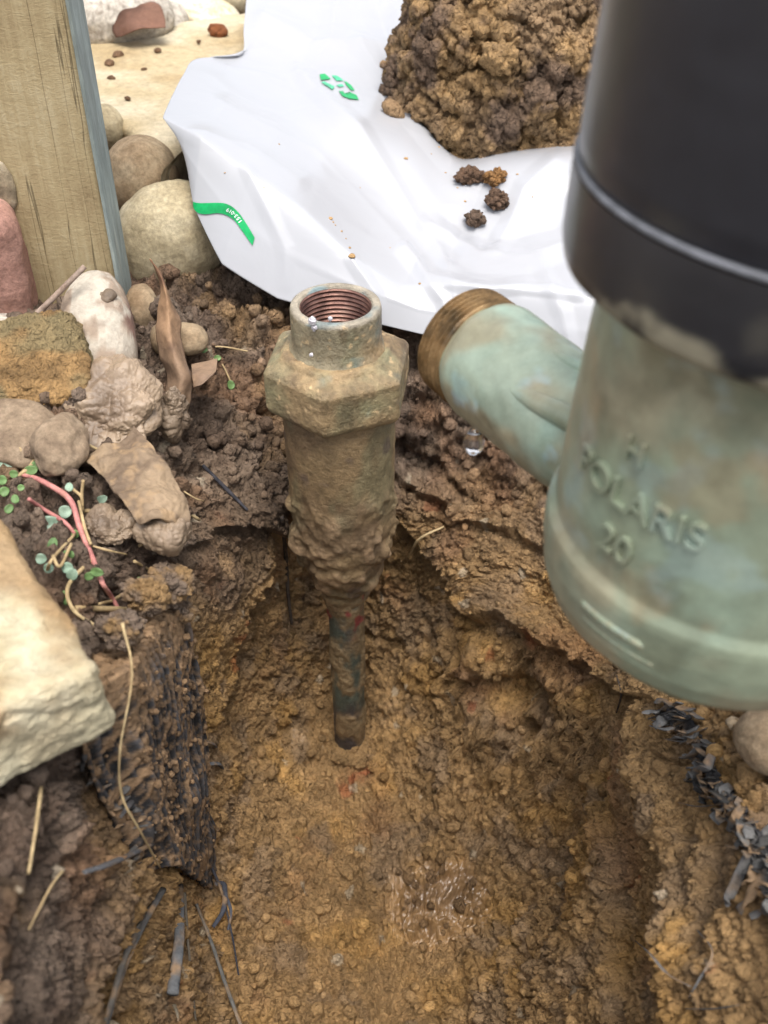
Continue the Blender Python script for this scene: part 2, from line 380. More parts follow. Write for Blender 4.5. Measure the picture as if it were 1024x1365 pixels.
D = D + inhole * (step_line([(525, 690), (600, 760), (640, 830), (740, 868), (860, 930)], .007, .007, 34, 24) + step_line([(225, 738), (290, 704), (350, 700), (385, 712)], .005, .006, 22, 24)
    + step_line([(380, 715), (350, 780), (318, 850), (300, 960)][::-1], .003, .009, 30, 45) + step_line([(530, 640), (600, 690), (680, 705), (740, 730)], .005, .004, 20, 14)
    + step_line([(520, 575), (545, 600), (620, 650)], .004, .006, 20, 12) + step_line([(600, 905), (655, 915), (700, 955), (715, 1010)], .004, .007, 30, 16)
    + step_line([(800, 1060), (812, 1150), (800, 1250), (815, 1370)][::-1], .003, .004, 26, 18))
D = D - .016 * np.exp(-(((PX - 688) / 24) ** 2 + ((PY - 932) / 14) ** 2)) - .012 * np.exp(-(((PX - 706) / 11) ** 2 + ((PY - 965) / 16) ** 2))
D = D - .011 * inhole * np.exp(-(((PX - 425) / 60) ** 2 + ((PY - 790) / 75) ** 2)) - .008 * inhole * np.exp(-(((PX - 548) / 24) ** 2 + ((PY - 640) / 70) ** 2))
# dark pocket in the right bank
ridge = np.abs(vnoise(P * 30, 31)); D = D - 0.006 * sstep(.06, 0, ridge) * (isfloor * .4 + iswall * .6) * sstep(-.2, .3, vnoise(P * 12, 33))
pocket = at(690, 925, y=.305)
D = D - 0.016 * np.exp(-(((x - pocket[0]) / .010) ** 2 + ((y - pocket[1]) / .016) ** 2 + ((z - pocket[2]) / .012) ** 2))
# grey topsoil overhang shelf, a little stepped
D = D + 0.007 * np.exp(-(((z + .088 + .01 * big) / .009) ** 2)) * iswall * (x > -.01)
P2 = P + Nf * D[:, None]
P2[:, 2] += 0.004 * fbm(P * 60, 41, 2) * isout * (1 - far)
# wet splash where the drip lands
ds = np.hypot(PX - 578, (PY - 1205) * 1.15) / 78
splash = sstep(1.15, .45, ds + .2 * reg) * inhole
P2[:, 2] += splash * (-0.0016 + 0.0024 * np.clip(fbm(P * 230, 51, 2) * 2, -1, 1) - 0.8 * (d3 * 1.8 + d4))
# colour: patches of clay, ochre, orange and grey loam, each clod a shade of its own
hue = fbm(P * 38 + 3, 61, 4); hue2 = fbm(P * 70, 62, 3); hue3 = fbm(P * 26, 63, 3)
col = mix(CLAY, OCHRE, sstep(.0, .45, hue)); col = mix(col, GREY, sstep(.0, .4, hue2) * .6); col = mix(col, ORANGE, sstep(.18, .5, hue3) * .5)
tcol = mix(LOAM, DLOAM, sstep(-.25, .35, hue2)); tcol = mix(tcol, ORANGE * .85, sstep(.15, .45, hue3) * .45); tcol = mix(tcol, CLAY * .8, sstep(.15, .5, hue) * .6)
col = mix(col, tcol, topsoil)
col = mix(col, RED, sstep(.58, .7, fbm(P * 120, 66, 2)) * sstep(.0, .3, hue3) * .5 * (1 - topsoil))
for (px, py, yy, rr_) in ((315, 880, .295, .0045), (318, 850, .296, .003), (330, 830, .30, .003), (700, 860, .318, .004), (640, 440, .39, .003), (455, 1050, .30, .004)):
    col = mix(col, RED, .45 * inhole * sstep(1.3, .5, np.hypot(PX - px, PY - py) / (rr_ * 2600) + .5 * hue2))
col = col * (0.70 + 0.14 * id1 + 0.24 * id2 + .36 * id3)[:, None]
col = mix(col, np.array(SRGB(205, 190, 165)), (id3 > .993) * .6)
col = mix(col, np.array(SRGB(104, 80, 56)), splash * .75)
wet = np.clip(splash * 1.2 + .35 * sstep(.1, .4, hue2) * isfloor + .25 * sstep(.1, .5, reg), 0, 1)
ground = mesh('ground', P2, np.concatenate([grid_faces(nr, n_t, wrap_m=True)]), M_soil, col=col, wet=wet)
tag(ground, 'brown clay ground with a deep dug hole', None, None, 'structure')
del ground['label']
# closing fan in the middle of the floor
BV = BVHTree.FromPolygons([Vector(v) for v in P2.reshape(nr, n_t, 3)[::3, ::3].reshape(-1, 3)], grid_faces(len(range(0, nr, 3)), len(range(0, n_t, 3)), wrap_m=True).tolist())
def drop(x, y, z0=0.3):
    h = BV.ray_cast(Vector((x, y, z0)), Vector((0, 0, -1))); return h[0].z if h[0] is not None else 0.0
def hit(px, py):
    h = BV.ray_cast(Vector((0, 0, CAM_H)), Vector(ray(px, py)).normalized())
    return (np.array(h[0]), np.array(h[1])) if h[0] is not None else (at(px, py, z=0), np.array([0, 0, 1.]))

# loose crumbs lying on the ground: nobody could count them
rng = np.random.default_rng(7)
iv, ifc = ico(2)
Vs, Fs, Cs, k = [], [], [], 0
cand = np.where((secv < nf + nw + no) & (np.hypot(x, y - .2) < .42))[0]
wgt = (0.9 * isfloor + .18 * iswall * sstep(.2, .6, Nf[:, 2]) + 1.6 * isout)[cand] * np.hypot(x, y - .2)[cand]
sel = rng.choice(cand, 9000, p=wgt / wgt.sum(), replace=False)
for i in sel:
    s = 0.0007 + 0.0018 * rng.random() ** 2.2 + (0.002 * rng.random() if (isout[i] > .5 and rng.random() < .25) else 0)
    v = iv * (1 + 0.35 * (rng.random((len(iv), 1)) - .5)) * s * (1 + .5 * rng.random(3)); v = v @ eul(*(rng.random(3) * 360)).T
    Vs.append(v + P2[i] + Nf[i] * s * .45); Fs.append(ifc + k); k += len(iv)
    Cs.append(np.broadcast_to(col[i] * (0.85 + .4 * rng.random()), (len(iv), 3)))
lo = mesh('soil_crumbs', np.concatenate(Vs), np.concatenate(Fs), M_soil, col=np.concatenate(Cs), wet=0.0)
tag(lo, 'loose brown soil crumbs scattered over the ground and the floor of the hole', 'soil crumbs', None, 'stuff')

# ================================================================== BURIED FITTING ON ITS RISER PIPE
FX, FY = -0.0174, 0.337
brass = mat_vcol('muddy_brass', rough=0.6, fine=1000, var=.4, bump=.8, bdist=.0005, wetrough=.3, spec=.5, mottle=120)
copper = mat_noise('copper_thread', [(.3, SRGB(84, 54, 46)), (.55, SRGB(132, 96, 84)), (.75, SRGB(160, 130, 114))], scale=140, rough=.38, metallic=.55, bump=.2, spec=.6)
fit = root('pipe_fitting', (FX, FY, -.22), 'muddy brass hexagonal pipe fitting standing upright on its riser pipe in the hole', 'pipe fitting')
ax = (FX, FY, 0)
BR = np.array(SRGB(140, 128, 96)); MUDC = np.array(SRGB(150, 126, 92)); DMUD = np.array(SRGB(108, 88, 66)); GRN = np.array(SRGB(128, 128, 98)); BLU = np.array(SRGB(82, 120, 124)); TEAL = np.array(SRGB(84, 92, 82))
def metal_part(name, G, wrap_mud, seed, rough_amp, base=BR, wetv=.3, closed=True):
    V = G.reshape(-1, 3); N = grid_normals(G, wrap_m=True).reshape(-1, 3)
    ctr = V - np.array([FX, FY, 0]); s = np.sign((N[:, :2] * ctr[:, :2]).sum() + 1e-9); N = N * s
    m = sstep(-.25, .35, fbm(V * 70, seed, 4) + wrap_mud)
    lump = np.clip(fbm(V * 240, seed + 3, 3) + .1, 0, 1)
    V = V + N * (m * rough_amp * (0.35 + 1.5 * lump) + .25 * rough_amp * m * fbm(V * 700, seed + 9, 2))[:, None]
    c = mix(base, GRN, sstep(0, .5, fbm(V * 90, seed + 5, 3)) * .5); c = mix(c, np.array(SRGB(98, 84, 62)), sstep(.1, .35, fbm(V * np.array([140, 140, 60]), seed + 12, 3)) * .6); c = mix(c, BLU, sstep(.4, .6, fbm(V * 130, seed + 6, 3)) * .35)
    mc = mix(MUDC, DMUD, sstep(-.1, .5, fbm(V * 110, seed + 7, 4)))
    c = mix(c, mc, m * .92); rim = sstep(.0282, .0292, V[:, 2]); c = mix(c, np.array(SRGB(160, 150, 134)), rim * .8); c = mix(c, np.array(SRGB(92, 126, 136)), rim * sstep(.2, .4, fbm(V * 90, seed + 8, 2)) * .7)
    c = mix(c, np.array(SRGB(206, 176, 134)), sstep(.45, .6, fbm(V * 420, seed + 11, 2)) * .7)
    return mesh(name, V, grid_faces(G.shape[0], G.shape[1], wrap_m=True), brass, fit, col=c, wet=np.clip(wetv - .25 * m, 0, 1))
# threaded collar: outside wall, rim, threaded bore
prof = resample([(.0182, .0115), (.0170, .0145), (.0166, .0165), (.0166, .0282), (.0162, .0296), (.0152, .0301), (.0136, .0300), (.0130, .0290)], .0005)
metal_part('collar', lathe(prof, 220, ax), -.30, 100, .0005, base=np.array(SRGB(140, 130, 106)), wetv=.75)
tp = []
for i in range(190):
    zz = .0291 - i * .0001; tp.append((.0126 + .00075 * abs(((i / 18.0) % 1) * 2 - 1), zz))
tp += [(.0119, .0098), (.0119, .004), (.0108, .0035), (.0108, -.02), (.004, -.0205), (.0005, -.0205)]
G_ = lathe(tp, 160, ax)
mesh('internal_thread', G_.reshape(-1, 3), grid_faces(len(tp), 160, wrap_m=True)[:, ::-1], copper, fit)
# hexagonal nut, chamfered top
def hexr(a, ap): 
    k = np.abs(((a + math.pi / 6) % (math.pi / 3)) - math.pi / 6); return ap / np.cos(k)
hp = [(.40, .0130), (.66, .0128), (.74, .0125), (.80, .0105), (.95, .0085), (1.0, .0068), (1.0, .0040), (1.0, -.004), (1.0, -.0075), (.97, -.0095), (.80, -.0098)]
hp = resample([(a * .0268, b) for a, b in hp], .00055); a = np.linspace(0, 2 * np.pi, 300, endpoint=False)
rot = R(8)
Hx = hexr(a + rot, 0.0245); Hx = np.minimum(Hx, .0279)
Gh = []
for r_, z_ in hp:
    t = sstep(.015, .0268, r_); rad = (1 - t) * r_ + t * r_ * (Hx / .0262)
    Gh.append(np.stack([FX + rad * np.cos(a), FY + rad * np.sin(a), np.full_like(a, z_)], -1))
metal_part('hexagon_nut', np.array(Gh), .08, 140, .00045, wetv=.4)
# sleeve below the nut with a lumpy mud coat
bp = resample([(.0200, -.0090), (.0216, -.0100), (.0218, -.03), (.0214, -.050), (.0210, -.062), (.0208, -.070), (.0200, -.077), (.0186, -.085), (.0172, -.091), (.0160, -.095), (.0122, -.104), (.0100, -.108), (.0084, -.113), (.0080, -.118)], .0008)
Gb = lathe(bp, 260, ax); V = Gb.reshape(-1, 3)
zz = V[:, 2]; lowband = sstep(-.040, -.066, zz)
N = grid_normals(Gb, wrap_m=True).reshape(-1, 3); s_ = np.sign((N[:, :2] * (V - np.array([FX, FY, 0]))[:, :2]).sum()); N *= s_
angv = np.arctan2(V[:, 1] - FY, V[:, 0] - FX)
side = sstep(.3, .95, np.abs(np.cos(angv)))
rings = np.sin(zz * 620 + 7 * vnoise(V * 40, 9) + 1.3 * np.sin(angv * 1 + 1)) * .5 + .5
ringm = sstep(-.06, -.075, zz)
lump = np.clip(fbm(V * np.array([150, 150, 120]), 205, 4) + .12, 0, 1)
fin = fbm(V * 500, 207, 3)
cl = np.clip(fbm(V * 90, 208, 2), 0, 1)
V2 = V + N * (0.0002 * fin + lump * .0007 * (.4 + lowband) + lowband * (.0016 * lump + .0018 * side * sstep(.1, .6, cl + lump) + .0022 * cl) + ringm * rings * .0006)[:, None]
c = mix(MUDC * .86, DMUD, sstep(-.2, .4, fbm(V * 60, 211, 4)) * .8); c = mix(c, GRN * .8, sstep(.05, .4, fbm(V * np.array([70, 70, 40]), 212, 3)) * .5 * (1 - lowband * .5)); c = mix(c, PALE, sstep(.25, .6, lump) * lowband * .7)
c = mix(c, np.array(SRGB(88, 74, 76)), sstep(.35, .55, fbm(V * 80, 214, 3)) * .5)
mesh('sleeve', V2, grid_faces(Gb.shape[0], Gb.shape[1], wrap_m=True), M_mud, fit, col=c, wet=np.clip(.45 - lowband * .3, 0, 1))
# copper riser
pp = resample([(.0079, -.110), (.0078, -.19), (.0078, -.285)], .0008)
Gp = lathe(pp, 120, ax); V = Gp.reshape(-1, 3); N = (V - np.array([FX, FY, 0])); N[:, 2] = 0; N /= np.linalg.norm(N, axis=1, keepdims=True)
m = sstep(-.05, .25, fbm(V * np.array([110, 110, 60]), 231, 4)); V2 = V + N * (m * .0006 * (1 + fbm(V * 500, 233, 2)))[:, None]
c = mix(TEAL * .8, np.array(SRGB(66, 60, 60)), sstep(-.2, .4, fbm(V * 80, 232, 3))); c = mix(c, MUDC * .8, sstep(-.2, .15, fbm(V * np.array([110, 110, 60]), 231, 4)) * .85)
c = mix(c, np.array(SRGB(140, 34, 50)), sstep(.2, .35, fbm(V * 150, 236, 2)) * sstep(-.140, -.132, V[:, 2]) * .7)
mesh('riser_pipe', V2, grid_faces(Gp.shape[0], Gp.shape[1], wrap_m=True), brass, fit, col=c, wet=.45)
# blob of jointing grease on the rim
for i, (px, py, s) in enumerate([(416, 428, .0016), (419, 437, .0012), (440, 425, .0009), (415, 473, .0008)]):
    q = at(px, py, y=FY - .0155 if i < 3 else FY - .0172); v = ico(4)[0]; v = v * s * (.75 + .5 * fbm(v * 1.6 + i, 77 + i, 3))[:, None] * np.array([1.1, .6, 1.3]) + q
    mesh('grease_blob', v, ico(4)[1], mat_noise('grease_%d' % i if False else 'grease', [(.3, SRGB(190, 186, 190)), (.7, SRGB(225, 222, 228))], rough=.3, spec=.5), fit)

# ================================================================== HELD BRASS METER
Ca = np.array([.0787, -.0129, .2477]); aa = np.array([.0428, .768, -.638]); aa /= np.linalg.norm(aa)
Cw = camspace(Ca); aw = camdir(aa); aw /= np.linalg.norm(aw)
Oc = np.array([.0239, .0504, .31]); Ow = camspace(Oc)
Aw = Cw + aw * .007; ow = Ow - Aw; ow -= aw * (ow @ aw) * 0.0; OL = np.linalg.norm(ow); ow /= OL
ux = ow - aw * (ow @ aw); ux /= np.linalg.norm(ux); uy = np.cross(aw, ux)
verd = mat_vcol('verdigris_brass', rough=.45, fine=300, var=.22, bump=.2, bdist=.0004, wetrough=.2, spec=.5, metallic=.15, mottle=90)
meter = root('water_meter', Cw, 'large green tarnished brass water meter with black top, held over the hole at right', 'water meter')
def to_w(G): return Cw + G[..., 0:1] * ux + G[..., 1:2] * uy + G[..., 2:3] * aw
VG = np.array(SRGB(138, 148, 126)); VB = np.array(SRGB(152, 148, 124)); VT = np.array(SRGB(144, 164, 146)); VD = np.array(SRGB(100, 100, 80))
def verd_col(V, s=0, bright=0.):
    c = mix(VG, VB, sstep(-.15, .25, fbm(V * 34, 301 + s, 5))); c = mix(c, VT, sstep(.0, .4, fbm(V * 45, 302 + s, 3)) * (.5 + bright)); c = mix(c, VD, sstep(.1, .4, fbm(V * 70, 303 + s, 5)) * .5); c = mix(c, np.array(SRGB(160, 186, 190)), sstep(.2, .4, fbm(V * 75, 304 + s, 4)) * (.25 + bright)); c = mix(c, np.array(SRGB(160, 132, 98)), sstep(.2, .4, fbm(V * 60, 305 + s, 4)) * (.3 - .2 * bright)); c = mix(c, np.array(SRGB(160, 188, 172)), sstep(-.05, .3, fbm(V * 50, 306 + s, 3)) * bright * 1.3)
    return c
def lathe_m(name, prof, mat, seg=260, step=.0009, colf=None, wetv=.3, disp=.0003):
    G = lathe(resample(prof, step), seg); Wd = to_w(G); N = grid_normals(Wd, wrap_m=True); V = Wd.reshape(-1, 3)
    V = V + N.reshape(-1, 3) * (fbm(V * 60, 310, 3) * disp)[:, None]
    return mesh(name, V, grid_faces(G.shape[0], seg, wrap_m=True), mat, meter, col=colf(V) if colf else None, wet=wetv)
bell = [(.0005, -.011), (.030, -.011), (.0355, -.0095), (.0392, -.005), (.0410, .000), (.0418, .006), (.0420, .012), (.0417, .0146), (.0406, .0158), (.0405, .0172), (.0406, .024),
        (.0404, .04), (.0400, .055), (.0396, .066), (.0400, .074), (.0404, .084), (.010, .085)]
lathe_m('brass_body', bell, verd, colf=lambda V: verd_col(V), wetv=.25)
blk = mat_vcol('black_plastic', rough=.34, fine=500, var=.15, bump=.04, spec=.6, wetrough=.24, mottle=30)
def blk_col(V):
    h = (V - Cw) @ aw; m = sstep(.0815, .0775, h + .002 * fbm(V * 60, 320, 3) * 2) ; c = mix(np.array(SRGB(36, 38, 42)), np.array(SRGB(58, 58, 60)), sstep(-.2, .4, fbm(V * 25, 321, 3)) * .6)
    mud = np.maximum(sstep(.0, .45, fbm(V * 80, 322, 5) * 1.5 + sstep(.086, .0755, h) * .8 - .52), sstep(.2, .5, fbm(V * 60, 323, 5)) * .14)
    return mix(c, np.array(SRGB(160, 154, 132)), mud * .75)
lathe_m('black_cover', [(.0405, .0765), (.0462, .0752), (.0481, .0768), (.0487, .080), (.0488, .086), (.0487, .0915), (.0486, .0935)], blk, colf=blk_col, wetv=.5)
lathe_m('cover_seam', [(.0480, .0938), (.0486, .0939), (.0488, .0943), (.0486, .0948), (.0478, .0949)], mat_noise('seam_line', [(.3, SRGB(80, 82, 86)), (.7, SRGB(118, 120, 126))], rough=.5), disp=0)
lathe_m('black_barrel', [(.0478, .0952), (.0482, .099), (.0482, .12), (.0479, .16), (.0474, .20), (.0468, .215), (.02, .216), (.001, .216)], blk, colf=lambda V: mix(np.array(SRGB(34, 37, 43)), np.array(SRGB(52, 54, 58)), sstep(-.2, .4, fbm(V * 22, 331, 4)) * .6), wetv=.35)
# outlet with its male thread
def outlet_pt(r, t, a):
    s1 = np.cross(ow, aw); s1 /= np.linalg.norm(s1); s2 = np.cross(s1, ow)
    return Aw + ow * t[..., None] + (r * np.cos(a))[..., None] * s1 + (r * np.sin(a))[..., None] * s2
a = np.linspace(0, 2 * np.pi, 200, endpoint=False)
def outlet_part(name, prof, mat, colf=None, wetv=.3, noise=0.0, step=.0007):
    pr = resample(prof, step) if step else np.array(prof)
    r = pr[:, 0, None] + 0 * a; t = pr[:, 1, None] + 0 * a; A2 = np.broadcast_to(a, r.shape)
    Gq = outlet_pt(r, t, A2); V = Gq.reshape(-1, 3)
    if noise:
        N = grid_normals(Gq, wrap_m=True).reshape(-1, 3); V = V + N * (fbm(V * 70, 341, 3) * noise)[:, None]
    return mesh(name, V, grid_faces(len(pr), len(a), wrap_m=True), mat, meter, col=colf(V) if colf else None, wet=wetv)
outlet_part('outlet_neck', [(.0150, .02), (.0158, .04), (.0166, .055), (.0172, .070), (.0174, OL - .014), (.0170, OL - .0118), (.0156, OL - .0108), (.0154, OL - .0092)], verd, colf=lambda V: verd_col(V, 40, .4), noise=.0011)
orb = mat_noise('rusty_brass_thread', [(.3, SRGB(78, 66, 48)), (.5, SRGB(134, 106, 70)), (.75, SRGB(176, 146, 104))], scale=90, rough=.4, metallic=.4, bump=.3, spec=.5, rvar=.12)
tpr = [(.0150, OL - .0094)]
for i in range(110):
    tpr.append((.0156 + .0015 * abs(((i / 22.0) % 1) * 2 - 1), OL - .0092 + i * .000082))
tpr += [(.0162, OL - .0002), (.0150, OL), (.0125, OL), (.0120, OL - .002), (.0118, OL - .03)]
outlet_part('outlet_thread', tpr, orb, step=None)
outlet_part('outlet_bore', [(.0119, OL - .002), (.0117, OL - .05), (.001, OL - .051)], mat_noise('dark_bore', [(.3, SRGB(60, 44, 34)), (.7, SRGB(96, 72, 52))], rough=.6))
# cast rib along the neck and two raised bars round the base
def arc_bar(name, h, r, a0, a1, wd, ht, n=60):
    A3 = np.linspace(a0, a1, n); pts = to_w(np.stack([(r) * np.cos(A3), (r) * np.sin(A3), np.full(n, h)], -1))
    tube(name, pts, np.array([.2, 1, 1, 1, 1, 1, .2]) * wd, verd, meter, seg=14, col=None if False else verd_col(tube_geo(pts, 1.0, seg=14)[0]))
best_a = max(np.linspace(0, 6.28, 120), key=lambda q_: float((outlet_pt(np.array([.017]), np.array([.06]), np.array([q_]))[0] - Aw - ow * .06) @ (np.array([0, 0, CAM_H]) - Ow)))
for da, r_, w_ in ((.05, .0150, .0036), (-.9, .0160, .0022)):
    tt_ = np.linspace(.030, OL - .026, 30); pr2 = outlet_pt(np.full(30, r_) + np.linspace(.0012, -.0006, 30), tt_, np.full(30, best_a + da) + np.linspace(-.25, .25, 30))
    Vr, Fr_ = tube_geo(pr2, np.array([1, 1, .9, .7, .1]) * w_, seg=20); Vr = Vr + (fbm(Vr * 80, 349, 3) * .0006)[:, None] * camdir([0, 0, -1]); mesh('cast_rib', Vr, Fr_, verd, meter, col=verd_col(Vr, 40, .4), wet=.3)
camw = np.array([0, 0, CAM_H]); fc = camw - Cw; FA = math.atan2(fc @ uy, fc @ ux)   # the angle round the axis that faces the viewer
s1 = np.cross(ow, aw); s1 /= np.linalg.norm(s1)
# raised lettering
def text_mesh(body, size, extrude=.0004):
    cu = bpy.data.curves.new('lettering', 'FONT'); cu.body = body; cu.size = size; cu.extrude = extrude; cu.align_x = 'CENTER'; cu.resolution_u = 6; cu.bevel_depth = extrude * .12
    ob = bpy.data.objects.new('lettering', cu); C.objects.link(ob); dg = bpy.context.evaluated_depsgraph_get()
    me = bpy.data.meshes.new_from_object(ob.evaluated_get(dg)); bpy.data.objects.remove(ob)
    V = np.array([v.co[:] for v in me.vertices]); F = [tuple(p.vertices) for p in me.polygons]; return V, F
def wrap_text(body, size, ang, h, r, tilt=0):
    V, F = text_mesh(body, size, .0007)
    X = V[:, 0] * 1.0; Y = V[:, 1]; th_ = ang + HAND * X / r
    G = np.stack([(r + V[:, 2]) * np.cos(th_), (r + V[:, 2]) * np.sin(th_), h + Y], -1); Wv = to_w(G)
    mesh('raised_lettering', Wv, F, verd, meter, smooth=False, col=verd_col(Wv), wet=.3)
HAND = 1.0 if np.dot(np.cross(aw, to_w(np.array([1., 0, 0])) - Cw), [1, 0, 0]) * 1 > -9 else -1.0
def ang_at(px, py, r=.0412):
    """angle round the axis and height of the point of the body seen at a pixel"""
    o = camw; d = ray(px, py); best = None
    for t in np.linspace(.12, .4, 3000):
        q = o + d * t - Cw; h = q @ aw; rad = math.hypot(q @ ux, q @ uy)
        if rad <= r: return math.atan2(q @ uy, q @ ux), h
    q = o + d * .25 - Cw; return math.atan2(q @ uy, q @ ux), q @ aw
a1, h1 = ang_at(838, 668); wrap_text('POLARIS', .0088, a1, h1 - .003, .0408)
a2, h2 = ang_at(820, 725); wrap_text('20', .0090, a2, h2 - .003, .0410)
a3, h3 = ang_at(845, 600); wrap_text('H', .0075, a3, h3 - .003, .0406)
b0, hb0 = ang_at(762, 735, .0450); b1, hb1 = ang_at(870, 860, .0450)
print('ANG', math.degrees(a1), h1, math.degrees(a2), h2, 'bars', math.degrees(b0), hb0, math.degrees(b1), hb1, 'face', math.degrees(FA))
arc_bar('cast_bar', .0070, .0408, b0, b1, .0017, .002); arc_bar('cast_bar', .0030, .0404, b0, b1 + (b1 - b0) * .2, .0013, .002)
dp = at(632, 588, d=.30)
# hanging drop of water
drop_prof = resample([(.00005, .0052), (.0003, .0042), (.0007, .0030), (.0014, .0014), (.0019, 0), (.0019, -.0010), (.0014, -.0021), (.0006, -.0026), (.00002, -.0027)], .0003)
Gd = lathe(drop_prof, 32) * 1.6 + dp
gl = bpy.data.materials.new('water'); t_, p_ = nodes(gl); p_.inputs['Transmission Weight'].default_value = 1; p_.inputs['Roughness'].default_value = .02; p_.inputs['IOR'].default_value = 1.33; p_.inputs['Base Color'].default_value = (.95, .97, 1, 1)
tag(mesh('water_drop', Gd.reshape(-1, 3), grid_faces(len(drop_prof), 32, wrap_m=True)[:, ::-1], gl), 'clear drop of water hanging below the meter outlet', 'water drop')

# ================================================================== PLANK, PAVERS, STONES
wood = bpy.data.materials.new('weathered_timber'); t, p = nodes(wood); L = t.links.new; Nn_ = t.nodes.new
tc = Nn_('ShaderNodeTexCoord'); mp = Nn_('ShaderNodeMapping'); mp.inputs['Scale'].default_value = (90, 90, 5); L(tc.outputs['Object'], mp.inputs[0])
n1 = Nn_('ShaderNodeTexNoise'); n1.inputs['Scale'].default_value = 4; n1.inputs['Detail'].default_value = 9; n1.inputs['Roughness'].default_value = .7; L(mp.outputs[0], n1.inputs['Vector'])
mp2 = Nn_('ShaderNodeMapping'); mp2.inputs['Scale'].default_value = (70, 70, 150); L(tc.outputs['Object'], mp2.inputs[0])
n2 = Nn_('ShaderNodeTexNoise'); n2.inputs['Scale'].default_value = 3; n2.inputs['Detail'].default_value = 8; n2.inputs['Distortion'].default_value = 1.5; n2.inputs['Roughness'].default_value = .7; L(mp2.outputs[0], n2.inputs['Vector'])
n3 = Nn_('ShaderNodeTexNoise'); n3.inputs['Scale'].default_value = 24; n3.inputs['Detail'].default_value = 5; L(tc.outputs['Object'], n3.inputs['Vector'])
cr = Nn_('ShaderNodeValToRGB'); e = cr.color_ramp.elements; e.new(.5); e.new(.6)
for i_, (po, co) in enumerate([(.36, SRGB(104, 88, 64)), (.43, SRGB(150, 132, 100)), (.52, SRGB(168, 151, 116)), (.64, SRGB(186, 172, 140))]): e[i_].position = po; e[i_].color = (*co, 1)
am = Nn_('ShaderNodeMath'); am.operation = 'MULTIPLY_ADD'; am.inputs[1].default_value = .34; L(n1.outputs[0], am.inputs[0])
am2 = Nn_('ShaderNodeMath'); am2.operation = 'MULTIPLY_ADD'; am2.inputs[1].default_value = .22; L(n2.outputs[0], am2.inputs[0])
am3 = Nn_('ShaderNodeMath'); am3.operation = 'MULTIPLY'; am3.inputs[1].default_value = .44; L(n3.outputs[0], am3.inputs[0]); L(am3.outputs[0], am2.inputs[2]); L(am2.outputs[0], am.inputs[2])
L(am.outputs[0], cr.inputs[0]); L(cr.outputs[0], p.inputs['Base Color']); p.inputs['Roughness'].default_value = .85; p.inputs['Specular IOR Level'].default_value = .2
mp4 = Nn_('ShaderNodeMapping'); mp4.inputs['Scale'].default_value = (60, 60, 2.2); L(tc.outputs['Object'], mp4.inputs[0])
n4 = Nn_('ShaderNodeTexNoise'); n4.inputs['Scale'].default_value = 1.6; n4.inputs['Detail'].default_value = 3; L(mp4.outputs[0], n4.inputs['Vector'])
s4 = Nn_('ShaderNodeMath'); s4.operation = 'SUBTRACT'; s4.inputs[1].default_value = .5; L(n4.outputs[0], s4.inputs[0])
a4 = Nn_('ShaderNodeMath'); a4.operation = 'ABSOLUTE'; L(s4.outputs[0], a4.inputs[0])
c4_ = Nn_('ShaderNodeMapRange'); c4_.inputs['From Max'].default_value = .007; c4_.inputs['To Min'].default_value = .35; L(a4.outputs[0], c4_.inputs['Value'])
v4 = Nn_('ShaderNodeVectorMath'); v4.operation = 'SCALE'; L(cr.outputs[0], v4.inputs[0]); L(c4_.outputs[0], v4.inputs['Scale']); L(v4.outputs[0], p.inputs['Base Color'])
bb = Nn_('ShaderNodeBump'); bb.inputs['Strength'].default_value = 1; bb.inputs['Distance'].default_value = .0016; L(am.outputs[0], bb.inputs['Height']); L(bb.outputs[0], p.inputs['Normal'])

def box_grid(name, sx, sy, sz, Rm, loc, mat, parent=None, rad=.003, noise=.0008, nscale=60, seed=0, colf=None, sub=26, extra=None):
    """a rounded box with worn faces: six dense faces of a cube pushed out to the box"""
    b = bmesh.new(); bmesh.ops.create_cube(b, size=2); bmesh.ops.subdivide_edges(b, edges=b.edges[:], cuts=sub, use_grid_fill=True)
    V = np.array([v.co[:] for v in b.verts]); F = [[v.index for v in f.verts] for f in b.faces]; b.free()
    S = np.array([sx, sy, sz]) / 2; V = np.sign(V) * np.abs(V) ** .75; Q = V * S; inner = np.clip(Q, -(S - rad), S - rad); dlt = Q - inner; ln = np.linalg.norm(dlt, axis=1, keepdims=True)
    Nv = np.where(ln > 1e-9, dlt / (ln + 1e-12), V / (np.linalg.norm(V, axis=1, keepdims=True) + 1e-9)); Q = inner + Nv * np.minimum(ln, rad)
    Q = Q + Nv * (fbm(Q * nscale + seed, seed, 4) * noise)[:, None]
    if extra is not None: Q = extra(Q)
    W_ = Q @ np.asarray(Rm).T + np.asarray(loc)
    return mesh(name, W_, np.array(F), mat, parent, col=colf(W_) if colf else None, wet=0.0)
pc = at(155, 388, z=-.002); pr_ = eul(0, 0, 2)
plank = root('timber_plank', (pc[0] - .05, pc[1] + .01, -.03), 'weathered sawn timber plank standing upright at the upper left beside the stones', 'timber plank')
box_grid('board', .10, .022, .42, pr_, np.array([pc[0] - .0502, pc[1] + .012, .17]), wood, plank, rad=.0012, noise=.0006, nscale=40, seed=3, sub=40)
greyp = mat_noise('blue_grey_paint', [(.3, SRGB(112, 118, 112)), (.6, SRGB(142, 152, 148)), (.8, SRGB(168, 170, 158))], scale=60, rough=.6, stretch=(1, 1, .2))
box_grid('painted_edge', .0016, .0232, .42, pr_, np.array([pc[0] + .0006, pc[1] + .0122, .17]), greyp, plank, rad=.0005, noise=.0002, seed=5, sub=20)
kn = at(2, 250, y=pc[1] + .0008)
v = iv * np.array([.006, .0016, .012]) + kn
